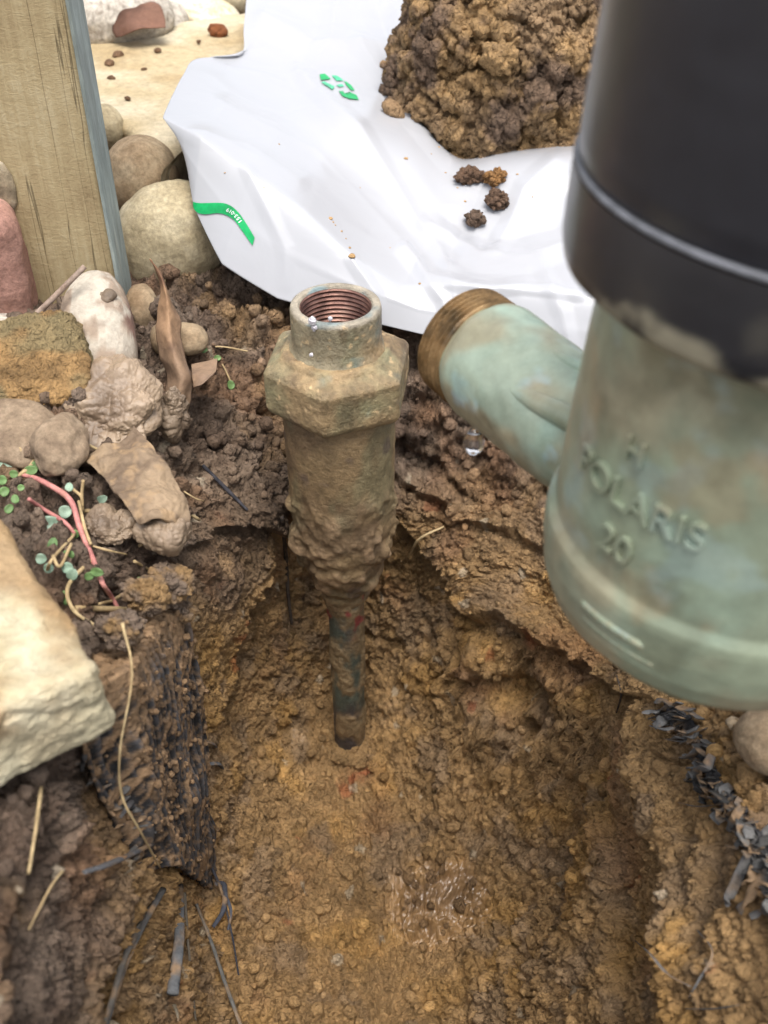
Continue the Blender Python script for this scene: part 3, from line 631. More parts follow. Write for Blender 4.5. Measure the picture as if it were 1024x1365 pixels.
mesh('knot', v, ifc, mat_noise('knot_wood', [(.3, SRGB(70, 60, 50)), (.55, SRGB(150, 136, 112)), (.75, SRGB(196, 186, 166))], scale=90, rough=.9, bump=.6), plank)

M_sand = mat_noise('cream_paver', [(.2, SRGB(186, 158, 112)), (.42, SRGB(224, 206, 170)), (.6, SRGB(232, 218, 188)), (.8, SRGB(238, 230, 208))], scale=38, rough=.9, bump=.7, bdist=.0008, fine=900)
M_sandside = M_sand
def rot_box(p_corner, d1, d2, l1, l2, zt, th_):
    d1 = np.array(d1, float); d1 /= np.linalg.norm(d1); d2 = np.array([-d1[1], d1[0]]) * np.sign(-d1[1] * d2[0] + d1[0] * d2[1])
    c2 = np.array(p_corner[:2]) + d1 * l1 / 2 + d2 * l2 / 2
    Rm = np.array([[d1[0], -d1[1], 0], [d1[1], d1[0], 0], [0, 0, 1]])
    return Rm, np.array([c2[0], c2[1], zt - th_ / 2])
# far paver under the bag
c0 = at(246, 236, z=.020); c1_ = at(108, 124, z=.020)
Rm, lc = rot_box(c0, (c1_ - c0)[:2], (1, .6), .16, .20, .022, .030)
dd = (c0 - c1_); dd /= np.linalg.norm(dd)
Rm, lc = rot_box(c1_ - dd * .097, (c0 - c1_)[:2], (.8, .7), .225, .155, .020, .028)
def chip(Q):
    Q = Q.copy(); Q[:, 1] = np.minimum(Q[:, 1], .0775 - 1.0 * np.maximum(0, Q[:, 0] + .05))
    return Q + np.stack([np.zeros(len(Q)), -np.sign(Q[:, 1]) * .004 * np.clip(fbm(Q * 60, 402, 3), 0, 1), np.zeros(len(Q))], 1)
def paver_col(V):
    c = mix(np.array(SRGB(188, 170, 136)), np.array(SRGB(206, 194, 168)), sstep(-.3, .3, fbm(V * 30, 411, 4)))
    c = mix(c, np.array(SRGB(160, 134, 94)), sstep(.1, .5, fbm(V * 24, 412, 3)) * .5)
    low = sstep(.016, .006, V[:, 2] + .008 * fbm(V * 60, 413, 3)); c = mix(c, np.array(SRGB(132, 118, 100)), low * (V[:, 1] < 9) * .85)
    return c
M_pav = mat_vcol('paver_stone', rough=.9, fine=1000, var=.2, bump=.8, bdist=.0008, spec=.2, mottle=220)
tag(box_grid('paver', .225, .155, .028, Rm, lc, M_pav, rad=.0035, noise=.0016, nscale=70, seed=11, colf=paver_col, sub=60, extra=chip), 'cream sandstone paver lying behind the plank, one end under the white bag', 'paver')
# near paver
def pitted(Q):
    c_, _ = crumbs(Q + 9, .0032, 45); nn = Q / (np.linalg.norm(Q, axis=1, keepdims=True) + 1e-9); pit = sstep(.2, .5, fbm(Q * 160, 46, 3)); return Q + nn * ((c_ - .5) * .0005 - pit * .0010 + fbm(Q * 420, 47, 3) * .0005)[:, None]
q0 = at(133, 885, z=.030); q1 = at(0, 688, z=.030)
Rm, lc = rot_box(q0, (q1 - q0)[:2], (-.8, -.5), .085, .07, .030, .025)
def npc(V):
    c = mix(np.array(SRGB(184, 170, 138)), np.array(SRGB(208, 198, 170)), sstep(-.2, .3, fbm(V * 50, 421, 4)))
    dirt = sstep(.05, .4, fbm(V * 38, 422, 4) + sstep(.175, .20, V[:, 1]) * .6); c = mix(c, np.array(SRGB(150, 118, 80)), dirt * .8)
    return mix(c, np.array(SRGB(176, 168, 142)), sstep(.026, .018, V[:, 2]) * .7)
tag(box_grid('paver', .085, .07, .025, Rm, lc, M_pav, rad=.0035, noise=.0018, nscale=90, seed=15, colf=npc, sub=110, extra=pitted), 'cream stone block with dirt stains at the left edge of the hole, nearest the viewer', 'stone block')

def rock(name, c, rad, rot_, mat, label, cat, seed=0, lump=.10, sq=.85, group=None, parent=None, sub=5, colf=None, fine=.02, ns=1.1, flat_bottom=False):
    V, F = ico(sub); V = np.sign(V) * np.abs(V) ** sq; V = V / (np.linalg.norm(V, axis=1, keepdims=True) ** .6)
    V = V * (1 + lump * fbm(V * ns + seed * 3.1, seed, 3) + fine * fbm(V * 7 + seed, seed + 5, 3))[:, None]
    Wv = (V * np.asarray(rad)) @ eul(*rot_).T + np.asarray(c)
    o = mesh(name, Wv, F, mat, parent, col=colf(Wv) if colf else None, wet=0.0)
    if parent is None: tag(o, label, cat, group)
    return o
def stone_mat(name, cols, **k): return mat_noise(name, cols, scale=k.pop('scale', 70), rough=.85, bump=.45, bdist=.0004, fine=k.pop('fine', 1000), spec=.25, **k)
S_tan = stone_mat('tan_river_stone', [(.25, SRGB(134, 120, 92)), (.5, SRGB(176, 162, 132)), (.72, SRGB(196, 184, 156))])
S_brn = stone_mat('brown_river_stone', [(.25, SRGB(112, 90, 66)), (.5, SRGB(150, 130, 104)), (.75, SRGB(170, 154, 128))])
S_grey = stone_mat('grey_speckled_stone', [(.3, SRGB(140, 130, 118)), (.5, SRGB(182, 174, 162)), (.7, SRGB(200, 192, 178))], scale=260)
S_pale = stone_mat('pale_stone', [(.3, SRGB(196, 176, 136)), (.55, SRGB(226, 214, 188)), (.8, SRGB(236, 228, 208))])
S_mud = stone_mat('mud_stained_stone', [(.25, SRGB(92, 76, 62)), (.5, SRGB(132, 114, 94)), (.72, SRGB(156, 138, 116))])
S_red = stone_mat('red_brick_clay', [(.3, SRGB(140, 104, 92)), (.55, SRGB(168, 130, 116)), (.8, SRGB(184, 148, 134))], scale=50)
q = at(12, 350, y=.392)
tag(box_grid('brick', .052, .05, .052, eul(0, 0, 14), (q[0] - .024, .392 + .012, .014), S_red, rad=.008, noise=.003, nscale=50, seed=21, sub=26), 'dull red brick end leaning at the foot of the timber plank', 'brick')
rock('river_stone', at(224, 322, y=.462), (.0310, .021, .0262), (8, -52, 0), S_tan, 'largest smooth tan river stone, beside the hanging bag corner', 'stone', 2, lump=.10)
rock('river_stone', at(190, 236, y=.500), (.0185, .02, .0190), (0, 20, 20), S_brn, 'brown rounded stone between the plank and the paver, behind the largest stone', 'stone', 3, lump=.12)
rock('river_stone', at(140, 168, y=.545), (.010, .012, .011), (0, 0, 20), S_tan, 'small tan stone wedged between the plank edge and the far paver', 'stone', 4)
rock('river_stone', at(188, 412, y=.405), (.0075, .010, .011), (0, 10, 10), S_brn, 'small grey stone below the largest river stone', 'stone', 5)
rock('river_stone', at(250, 452, y=.378), (.0085, .008, .0062), (0, 8, 20), S_brn, 'small tan pebble half buried beside the curled dry leaf', 'pebble', 6)
rock('river_stone', at(217, 452, y=.384), (.0052, .008, .0065), (0, 8, 20), S_brn, 'narrow brown pebble just left of the curled leaf', 'pebble', 26)
def mortar_col(V):
    c = mix(np.array(SRGB(150, 134, 118)), np.array(SRGB(122, 96, 86)), sstep(0, .4, fbm(V * 60, 431, 3)))
    c = mix(c, np.array(SRGB(184, 176, 162)), sstep(-.02, .16, fbm(V * 150, 432, 5) + .5 * fbm(V * 50, 435, 2)) * .85)
    return mix(c, LOAM * 1.2, sstep(.006, -.01, V[:, 2] + .01 * fbm(V * 50, 433, 3)))
M_stonev = mat_vcol('mortar_crusted_stone', rough=.9, fine=900, var=.2, bump=.6, spec=.2, mottle=200)
rock('river_stone', at(132, 470, y=.362), (.0152, .037, .0150), (32, 0, 8), M_stonev, 'long stone crusted with white mortar lying below the plank', 'stone', 7, lump=.06, colf=mortar_col, sq=.75)
rock('stone_chip', at(62, 444, y=.372), (.0065, .008, .0065), (20, 30, 10), S_pale, 'small white stone chip under the long twig', 'stone chip', 8, lump=.35, sq=.7)
rock('river_stone', at(18, 446, y=.376), (.011, .010, .0075), (0, 20, 10), S_grey, 'small grey pebble below the brick at the left edge', 'pebble', 9)
def clodcol(V):
    c = mix(CLAY, np.array(SRGB(190, 136, 66)), sstep(-.1, .3, fbm(V * 60, 441, 4))); return mix(c, np.array(SRGB(112, 100, 78)), sstep(.05, .35, fbm(V * 45, 442, 3)) * .9)
def clod(name, c, rad, rot_, label, cat, seed, colf=clodcol, amp=.0016, size=.004, sub=6, lump=.25, group=None, wetv=0., ns=1.2):
    V, F = ico(sub); V = V * (1 + lump * fbm(V * ns + seed, seed, 3))[:, None]; Wv = (V * np.asarray(rad)) @ eul(*rot_).T
    nn = Wv / np.linalg.norm(Wv, axis=1, keepdims=True); Wv = Wv + np.asarray(c)
    cc, _ = crumbs(Wv, size, seed); Wv = Wv + nn * ((cc - .5) * amp + fbm(Wv * 700, seed, 2) * amp * .3)[:, None]
    o = mesh(name, Wv, F, M_soil, col=colf(Wv), wet=wetv); return tag(o, label, cat, group)
def crumbly(Q):
    c_, _ = crumbs(Q + 3, .0036, 36); nn = Q / (np.linalg.norm(Q, axis=1, keepdims=True) + 1e-9); return Q + nn * ((c_ - .5) * .0020 + billow(Q, 110, 37, 4) * .0018 + fbm(Q * 45, 38, 2) * .003)[:, None]
tag(box_grid('clay_clod', .046, .036, .013, eul(34, -10, 14) , at(34, 494, y=.335), M_soil, rad=.003, noise=.002, seed=31, sub=70, extra=crumbly, colf=lambda V: mix(np.array(SRGB(186, 148, 98)) * (.8 + .5 * fbm(V * 140, 445, 3))[:, None], np.array(SRGB(140, 130, 96)), sstep(.08, .25, fbm(V * 55, 444, 2)) * .7)), 'slab of stone coated with orange clay at the left edge', 'clay clod')
rock('flat_stone', at(22, 580, y=.300), (.022, .012, .0045), (24, 8, -8), S_mud, 'flat muddy stone at the left edge under the orange clay slab', 'stone', 10, lump=.3)
rock('flat_stone', at(80, 592, y=.292), (.009, .012, .0065), (10, 20, 0), S_mud, 'small muddy stone between the flat stone and the grey mud', 'stone', 11, lump=.3)
# far stones on the paver's back edge
rock('river_stone', at(145, 22, y=.71), (.040, .03, .021), (0, 0, 10), S_grey, 'grey speckled boulder behind the far paver', 'stone', 12)
rock('river_stone', at(215, 30, y=.735), (.018, .02, .013), (0, 0, 0), S_grey, 'grey stone under the dry brown leaf behind the paver', 'stone', 13)
rock('river_stone', at(262, 20, y=.76), (.028, .02, .012), (0, 14, 0), S_pale, 'cream pitted stone behind the paver near the bag', 'stone', 14, lump=.3)
rock('river_stone', at(285, -8, y=.83), (.05, .03, .018), (0, 0, 0), S_tan, 'tan stone at the very top edge behind the cream stone', 'stone', 15)
rock('river_stone', at(190, -14, y=.84), (.045, .03, .020), (0, 0, 0), S_pale, 'pale cream stone at the top edge behind the dry leaf', 'stone', 16)
rock('river_stone', at(1026, 985, y=.190), (.010, .010, .009), (0, 0, 30), S_brn, 'smooth reddish brown stone at the right edge below the meter', 'stone', 17)
clod('soil_clod', at(290, 41, z=.0225), (.0062, .005, .004), (0, 12, 10), 'red brown clod sitting alone on the far paver near the bag', 'soil clod', 41, colf=lambda V: np.broadcast_to(np.array(SRGB(150, 92, 56)), V.shape), amp=.001, sub=4)
for i, (px, py, s, lab) in enumerate([(161, 53, .0022, 'dark crumb at the back edge of the far paver under the leaf'), (158, 73, .0030, 'brown crumb on the far paver in front of the leaf'), (146, 84, .0028, 'flattened brown crumb on the far paver beside the plank'),
        (210, 67, .0020, 'grey crumb in the middle of the far paver'), (192, 92, .0013, 'tiny dark crumb in the middle of the far paver'), (265, 55, .0013, 'tiny brown crumb on the far paver near the lone clod'), (170, 131, .0016, 'small dark crumb near the front edge of the far paver'), (148, 104, .0019, 'tan crumb on the far paver beside the painted plank edge')]):
    clod('soil_clod', at(px, py, z=.0208), (s * 1.2, s, s * .7), (0, 0, i * 50), lab, 'soil crumb', 50 + i, amp=.0006, size=.002, sub=3, colf=lambda V: np.broadcast_to(np.array(SRGB(132, 102, 76)), V.shape), group='crumbs on the far paver')

# ================================================================== WHITE PLASTIC BAG
bagm = bpy.data.materials.new('white_plastic_film'); t, p = nodes(bagm); L = t.links.new
p.inputs['Base Color'].default_value = (.385, .39, .41, 1); p.inputs['Roughness'].default_value = .24; p.inputs['Specular IOR Level'].default_value = .5
p.inputs['Subsurface Weight'].default_value = 0.0
tc = t.nodes.new('ShaderNodeTexCoord'); n1 = t.nodes.new('ShaderNodeTexNoise'); n1.inputs['Scale'].default_value = 22; n1.inputs['Detail'].default_value = 4; n1.inputs['Distortion'].default_value = 1.2; L(tc.outputs['Object'], n1.inputs['Vector'])
b_ = t.nodes.new('ShaderNodeBump'); b_.inputs['Strength'].default_value = .15; b_.inputs['Distance'].default_value = .003; L(n1.outputs[0], b_.inputs['Height']); L(b_.outputs[0], p.inputs['Normal'])
def A_(l): return [at(a, b, y=c) for a, b, c in l]
bag_ctrl = np.array([
 A_([(246, 200, .462), (258, 275, .442), (296, 352, .424), (370, 398, .412), (455, 420, .408), (565, 446, .403), (680, 462, .398), (785, 480, .392), (900, 510, .385)]),
 A_([(232, 178, .469), (262, 225, .449), (314, 292, .432), (388, 340, .420), (472, 380, .412), (560, 412, .408), (670, 430, .404), (775, 440, .399), (900, 460, .39)]),
 A_([(217, 156, .478), (268, 182, .458), (336, 228, .443), (410, 282, .431), (476, 340, .421), (535, 378, .417), (625, 378, .415), (770, 392, .409), (900, 410, .40)]),
 A_([(228, 130, .510), (300, 140, .515), (370, 175, .505), (440, 225, .492), (510, 280, .475), (575, 322, .458), (645, 330, .456), (755, 340, .445), (900, 350, .44)]),
 A_([(245, 98, .545), (310, 105, .565), (385, 125, .57), (455, 160, .53), (540, 205, .515), (590, 262, .488), (650, 272, .486), (755, 270, .48), (900, 280, .47)]),
 A_([(262, 78, .580), (325, 85, .600), (400, 85, .615), (470, 105, .60), (545, 158, .56), (600, 214, .527), (660, 215, .518), (760, 205, .51), (900, 215, .50)]),
 A_([(320, 72, .61), (345, 58, .63), (410, 40, .655), (480, 60, .64), (540, 118, .60), (600, 190, .60), (680, 180, .60), (770, 180, .60), (900, 190, .58)]),
 A_([(325, 35, .65), (360, 20, .665), (430, -5, .70), (510, 10, .69), (550, 50, .66), (620, 120, .68), (700, 120, .68), (780, 120, .68), (900, 130, .66)]),
 A_([(330, -20, .71), (380, -40, .73), (450, -60, .76), (530, -60, .75), (578, -10, .72), (650, 60, .74), (720, 60, .74), (800, 60, .74), (900, 70, .72)]),
])
def lin(Pts, n):
    t = np.linspace(0, len(Pts) - 1, n); i = np.minimum(t.astype(int), len(Pts) - 2); f = (t - i).reshape((-1,) + (1,) * (Pts.ndim - 1)); return Pts[i] * (1 - f) + Pts[i + 1] * f
Gl_ = lin(lin(bag_ctrl, 240).swapaxes(0, 1), 260).swapaxes(0, 1); Gg = surf(bag_ctrl, 240, 260)
wl = sstep(120, 70, np.arange(240))[:, None, None] * .8; Gg = Gg * (1 - wl) + Gl_ * wl; n, m_, _ = Gg.shape
for _ in range(3):
    Gg[1:-1] = .25 * Gg[:-2] + .5 * Gg[1:-1] + .25 * Gg[2:]
Nb = grid_normals(Gg); 
if Nb[:, :, 2].mean() < 0: Nb = -Nb
Pf = Gg.reshape(-1, 3)
wv = Pf * 16 + np.stack([fbm(Pf * 14, 501, 2)] * 3, 1) * .8
cre = -np.abs(vnoise(wv, 505)) * .0045 - np.abs(vnoise(wv * 2.1 + 3, 506)) * .0018 + fbm(Pf * 9, 507, 2) * .004
# sharp folds running across the film: polylines on the bag, each a small tent or valley
def seg_fold(lines):
    rel = Gg.reshape(-1, 3) - camw; fw = np.array([0, CP, -SP]); up = np.array([0, SP, CP]); dz = rel @ fw
    X = 512 + 1400 * rel[:, 0] / dz; Y = 682.5 - 1400 * (rel @ up) / dz; tot = np.zeros(len(X))
    for pts, amp_, wd in lines:
        best = np.full(len(X), 1e9)
        for (ax_, ay_), (bx_, by_) in zip(pts[:-1], pts[1:]):
            vx, vy = bx_ - ax_, by_ - ay_; tt = ((X - ax_) * vx + (Y - ay_) * vy) / (vx * vx + vy * vy); tc_ = np.clip(tt, 0, 1)
            best = np.minimum(best, np.hypot(X - ax_ - tc_ * vx, Y - ay_ - tc_ * vy))
        tot += amp_ * np.clip(1 - best / wd, 0, 1) ** 1.2
    return tot
cre = cre * .45 + seg_fold([([(395, 95), (480, 170), (530, 250), (560, 300), (600, 350)], .0030, 16), ([(300, 140), (420, 200), (520, 300), (560, 345)], .0020, 22), ([(480, 60), (545, 150), (600, 214)], .0035, 18),
    ([(575, 300), (640, 340), (700, 345), (760, 325)], .0040, 22), ([(600, 290), (660, 320), (740, 300)], -.003, 20), ([(740, 215), (700, 250), (680, 300), (660, 330)], .0035, 18), ([(640, 250), (620, 300), (600, 340)], -.002, 16),
    ([(540, 330), (570, 365), (640, 385), (700, 380), (770, 390)], .0026, 14), ([(350, 20), (420, 60), (520, 60)], .004, 26), ([(450, 0), (440, 60), (410, 100)], .003, 22), ([(500, 0), (520, 60), (540, 110)], -.003, 22), ([(540, 330), (590, 400), (600, 440)], .0020, 12),
    ([(640, 385), (690, 440), (700, 465)], .0024, 16), ([(262, 180), (330, 190), (400, 240)], .0012, 18), ([(330, 225), (380, 330), (380, 380)], .0012, 14), ([(470, 345), (500, 390), (510, 430)], .0020, 14), ([(720, 350), (750, 420), (760, 470)], .002, 16)])
edge = np.minimum(1, np.arange(n)[:, None] / 25.0) * np.minimum(1, np.arange(m_)[None, :] / 25.0)
Gg = Gg + Nb * (cre.reshape(n, m_) * .6 * (.1 + .9 * edge))[..., None]
bag = root('plastic_bag', (0.06, .5, 0), 'white plastic bag spread behind the fitting with green printing and soil on it', 'plastic bag')
bo = thick_patch('bag_film', Gg, .0006, bagm, bag, toward=(0, 0, .5))
bagBV = BVHTree.FromPolygons([Vector(v) for v in Gg.reshape(-1, 3)], grid_faces(n, m_).tolist())
def on_bag(px, py, off=.0005):
    d = Vector(ray(px, py)).normalized(); h = bagBV.ray_cast(Vector(camw), d)
    if h[0] is None: return None
    nv = h[1] if h[1].dot(-d) > 0 else -h[1]
    return np.array(h[0] + nv * off)
def printm(name, c): return mat_noise(name, [(.3, c), (.7, tuple(x * 1.15 for x in c))], rough=.4, bump=0, scale=30, fine=200)
M_green = printm('green_ink', SRGB(20, 150, 84)); M_pgreen = printm('pale_green_ink', SRGB(70, 176, 130)); M_white = printm('white_ink', SRGB(235, 240, 240))
def poly_print(name, pts, mat, dens=6, off=.0006):
    """flat print: a polygon triangulated finely and laid on the film"""
    b = bmesh.new(); vs = [b.verts.new((x_, y_, 0)) for x_, y_ in pts]; b.faces.new(vs)
    bmesh.ops.triangulate(b, faces=b.faces[:])
    for _ in range(3):
        ed = [e_ for e_ in b.edges if e_.calc_length() > dens]
        if ed: bmesh.ops.subdivide_edges(b, edges=ed, cuts=1); bmesh.ops.triangulate(b, faces=b.faces[:])
    V = [on_bag(v.co.x, v.co.y, off) for v in b.verts]; F = [[v.index for v in f.verts] for f in b.faces]; b.verts.index_update()
    F = [[v.index for v in f.verts] for f in b.faces]; b.free()
    if any(v is None for v in V): 
        ok = [v for v in V if v is not None]
        if not ok: return
        V = [v if v is not None else ok[0] for v in V]
    mesh(name, np.array(V), F, mat, bag)
def zc(x0, y0, k, pts): return [(x0 + a / k, y0 + b / k) for a, b in pts]
band_top = [(158, 248), (215, 262), (330, 262), (440, 260), (520, 270), (590, 300), (650, 350), (700, 410), (760, 500), (815, 590), (853, 655)]
band_bot = [(160, 325), (215, 375), (300, 390), (420, 378), (500, 388), (570, 420), (630, 465), (690, 545), (745, 625), (790, 690), (830, 745)]
bt = catmull(band_top, 40); bb_ = catmull(band_bot, 40)
poly_k = 1024 / 120
Vb, Fb = [], []
for i in range(40):
    for j in range(5):
        q = bt[i] * (1 - j / 4) + bb_[i] * j / 4; h = on_bag(240 + q[0] / poly_k, 240 + q[1] / poly_k, .0006)
        Vb.append(h if h is not None else Vb[-1])
mesh('green_band', np.array(Vb), grid_faces(40, 5), M_green, bag)
# its tiny number, printed upside down
V, F = text_mesh('153-019', 1.0, .0); V = V - V.mean(0); wdt = np.ptp(V[:, 0])
cen = (bt + bb_) / 2; i0, i1 = 17, 27
out = []
for vx, vy, _ in V:
    s = .5 - vx / wdt; k_ = i0 + s * (i1 - i0); k_ = min(max(k_, 0), 38.99); ii = int(k_); f = k_ - ii
    c_ = cen[ii] * (1 - f) + cen[ii + 1] * f; tg = cen[ii + 1] - cen[ii]; tg /= np.linalg.norm(tg); nm = np.array([-tg[1], tg[0]])
    q = c_ + nm * vy * 62; out.append(on_bag(240 + q[0] / poly_k, 240 + q[1] / poly_k, .0010))
out = [o if o is not None else out[0] for o in out]
mesh('printed_number', np.array(out), F, M_white, bag, smooth=False)
rk = 1024 / 90
for pts, mt in (([(180, 230), (260, 218), (355, 300), (200, 318)], M_green), ([(205, 350), (245, 335), (412, 415), (375, 462)], M_pgreen), ([(365, 245), (440, 250), (500, 285), (545, 325), (440, 325)], M_pgreen),
                ([(550, 330), (600, 352), (665, 400), (715, 475), (655, 468), (595, 400)], M_green), ([(470, 482), (540, 485), (560, 520), (650, 570), (632, 498), (740, 545), (775, 615), (630, 600), (530, 560)], M_green), ([(432, 392), (520, 378), (555, 412), (480, 420)], M_pgreen)):
    poly_print('recycling_mark', zc(410, 80, rk, pts), mt)
# dirt smears on the film
M_smear = mat_noise('mud_smear', [(.35, SRGB(176, 168, 158)), (.6, SRGB(182, 178, 174)), (.75, SRGB(150, 126, 102))], scale=300, rough=.8)
for px, py, s in ((469, 341, .0018), (440, 291, .0012), (447, 300, .0005), (455, 308, .0007), (461, 318, .0005), (466, 330, .0008), (444, 296, .0006), (300, 230, .0005), (352, 250, .0004), (610, 250, .0006), (520, 330, .0004), (585, 196, .0008), (575, 205, .0005), (690, 232, .0007), (710, 262, .0005), (480, 250, .0004), (560, 378, .0008), (620, 268, .0008), (541, 211, .0012), (372, 192, .0006), (594, 230, .0006)):
    h = on_bag(px, py, 0.0); 
    if h is not None: mesh('mud_speck', iv * s * np.array([1, 1, .4]) * (1 + .3 * (rng.random((len(iv), 1)) - .5)) + h, ifc, M_mud, bag, col=CLAY * .9)

# ------------------------------------------------------------------ dug soil heaped on the bag
def heapcol(V):
    c = mix(np.array(SRGB(160, 132, 100)), np.array(SRGB(176, 142, 98)), sstep(-.2, .3, fbm(V * 40, 601, 4))); c = mix(c, np.array(SRGB(116, 96, 82)), sstep(.0, .35, fbm(V * 50, 602, 3)) * .85)
    return c
hc = at(672, 110, y=.575)
V, F = ico(8)
hc = np.array([.074, .598, .010])
dirs = V.copy(); rad = np.array([.062, .052, .125])
Q = dirs * rad; Q[:, :2] *= (1 + .12 * sstep(.045, -.0, Q[:, 2]))[:, None] * (1 - .25 * sstep(.05, .12, Q[:, 2]))[:, None]
Q = Q + dirs * (fbm(Q * 24, 640, 2) * .012)[:, None]
c1, i1_ = crumbs(Q, .030, 641, .6); Q = Q + dirs * ((c1 - .5) * .016)[:, None]
Nh = vnormals(Q, F); c2, i2_ = crumbs(Q, .012, 612, .6); Q = Q + Nh * ((c2 - .5) * .0065)[:, None]
Nh = vnormals(Q, F); c3, i3_ = crumbs(Q, .0050, 613); c4, _ = crumbs(Q, .0023, 614); bl3 = billow(Q, 170, 620, 4, .6)
Q = Q + Nh * ((c3 - .5) * .0030 + (c4 - .5) * .0013 + bl3 * .0016)[:, None]; Nh = vnormals(Q, F)
Q = Q + hc
heap = mesh('soil_heap', Q, F, M_soil, col=heapcol(Q) * (0.75 + .35 * i2_ * .6 + .25 * i3_)[:, None], wet=0.0)
tag(heap, 'tall heap of lumpy dug clay standing on the white bag', 'soil heap')
v3, f3 = ico(4); Vs, Fs, Cs, k = [], [], [], 0
for i in rng.choice(len(Q), 170, replace=False):
    if Q[i, 2] > .16 or Q[i, 1] > .62: continue
    s = .0018 + .0065 * rng.random() ** 2.2; v = v3 * s * (.7 + .6 * rng.random(3)); v = v @ eul(*(rng.random(3) * 360)).T + Q[i] + Nh[i] * s * .25
    nn = v3; c_, _ = crumbs(v, .0034, 650); v = v + (v - v.mean(0)) * ((c_ - .5) * .5 + fbm(v * 300, 651, 3) * .35)[:, None]
    Vs.append(v); Fs.append(f3 + k); k += len(v3); Cs.append(heapcol(v) * (.8 + .4 * rng.random()))
hcl = mesh('clods', np.concatenate(Vs) , np.concatenate(Fs), M_soil, heap, col=np.concatenate(Cs)); hcl['kind'] = 'stuff'
for i, (px, py, sx, sy, lab) in enumerate([(625, 241, .0062, .0040, 'leftmost upper dark crumb clump on the bag below the heap'), (660, 243, .0052, .0045, 'ochre crumb clump on the bag, right of the upper pair'),
        (662, 272, .0058, .0044, 'largest dark crumb clump on the bag, below the ochre one'), (632, 298, .0048, .0040, 'lowest grey crumb clump lying in the bag fold')]):
    h = on_bag(px, py, .001)
    if h is None: h = at(px, py, y=.48)
    cc_ = [np.array(SRGB(116, 90, 70)), np.array(SRGB(168, 124, 76)), np.array(SRGB(110, 86, 68)), np.array(SRGB(112, 92, 76))][i]
    clod('soil_clod', h + np.array([0, 0, .0015]), (sx, sy, sy * .8), (0, 0, i * 40), lab, 'soil clod', 70 + i, amp=.0030, size=.0032, sub=5, lump=.5, colf=lambda V, cc_=cc_: cc_ * (1 + .5 * fbm(V * 300, 9, 2))[:, None], group='crumb clumps on the bag')
clod('soil_clod', on_bag(524, 152, .002) if on_bag(524, 152) is not None else at(524, 152, y=.56), (.0065, .005, .004), (0, 35, 0), 'tan flake of clay at the left foot of the heap', 'soil clod', 80, amp=.0012, sub=4, colf=lambda V: np.broadcast_to(np.array(SRGB(176, 144, 108)), V.shape))

# ================================================================== WEED MAT, LEAVES, STRAWS
matm = mat_vcol('black_woven_mat', rough=.8, fine=900, var=.4, bump=.7, bdist=.0005, spec=.22, wetrough=.6)
mat_ctrl = np.array([A_([(118, 872, .185), (150, 822, .21), (178, 775, .235), (205, 738, .26)]),
                     A_([(160, 955, .182), (195, 905, .21), (225, 862, .235), (255, 838, .255)]),
                     A_([(180, 1030, .182), (212, 1010, .207), (242, 985, .232), (270, 955, .254)]),
                     A_([(205, 1090, .182), (228, 1085, .207), (256, 1070, .230), (279, 1062, .252)]),
                     A_([(226, 1150, .182), (244, 1160, .207), (264, 1172, .228), (285, 1190, .25)])])
Gm = surf(mat_ctrl, 200, 150); Nm = grid_normals(Gm)
if (Nm.mean((0, 1)) * (camw - Gm.mean((0, 1)))).sum() < 0: Nm = -Nm
Pm = Gm.reshape(-1, 3); J = np.broadcast_to(np.arange(150), (200, 150)).ravel(); I_ = np.broadcast_to(np.arange(200)[:, None], (200, 150)).ravel()
rib = np.sin(J * .85 + 2.5 * vnoise(Pm * 40, 701)) * .6 + fbm(np.stack([J * .35, I_ * .02, I_ * 0], 1), 702, 3)
soilm = sstep(.06, .26, fbm(Pm * 260, 703, 4) + .20 * np.exp(-((I_ - 45) / 28.0) ** 2) + .02)
cc, idm = crumbs(Pm, .0026, 704)
Gm = Gm + np.array([-.010, -.002, -.016]) * (1 - sstep(0, 34, I_.reshape(200, 150) + 10 * vnoise(Pm * 60, 711).reshape(200, 150)))[..., None]
_J = J.reshape(200, 150); Gm = Gm + np.array([-.012, 0, -.006]) * (1 - sstep(0, 26, _J + 8 * vnoise(Pm * 70, 713).reshape(200, 150)))[..., None] + np.array([.0022, 0, 0]) * (sstep(125, 149, _J) * fbm(Pm * 110, 714, 3).reshape(200, 150))[..., None]
Gm = Gm + Nm * ((rib * .0013 * (1 - soilm) + soilm * (cc * .0009 + .0002) + fbm(Pm * 35, 705, 3) * .003).reshape(200, 150))[..., None]
soilm = np.clip(soilm * .8 + .5 * sstep(.05, .3, fbm(Pm * 600, 709, 2)), 0, 1)
soilm = np.maximum(soilm, sstep(62, 28, I_ + 16 * fbm(Pm * 90, 712, 3)))
cm = mix(np.array(SRGB(66, 65, 66)) * (0.45 + 1.5 * np.clip(rib, 0, 1))[:, None], np.array(SRGB(150, 122, 92)) * (.7 + .5 * idm)[:, None], soilm * .95)
wm = root('weed_mat', Gm.reshape(-1, 3).mean(0), 'black woven weed mat dusted with soil, hanging over the left edge of the hole', 'weed mat')
thick_patch('mat_sheet', Gm, .0012, matm, wm, colf=lambda V: np.concatenate([cm, cm]), toward=camw, wet=.3)
def strip_col(n, seed, base=(84, 84, 88)):
    return lambda V: mix(np.array(SRGB(*base)), np.array(SRGB(140, 116, 90)), sstep(-.05, .35, fbm(V * 160, seed, 3)))
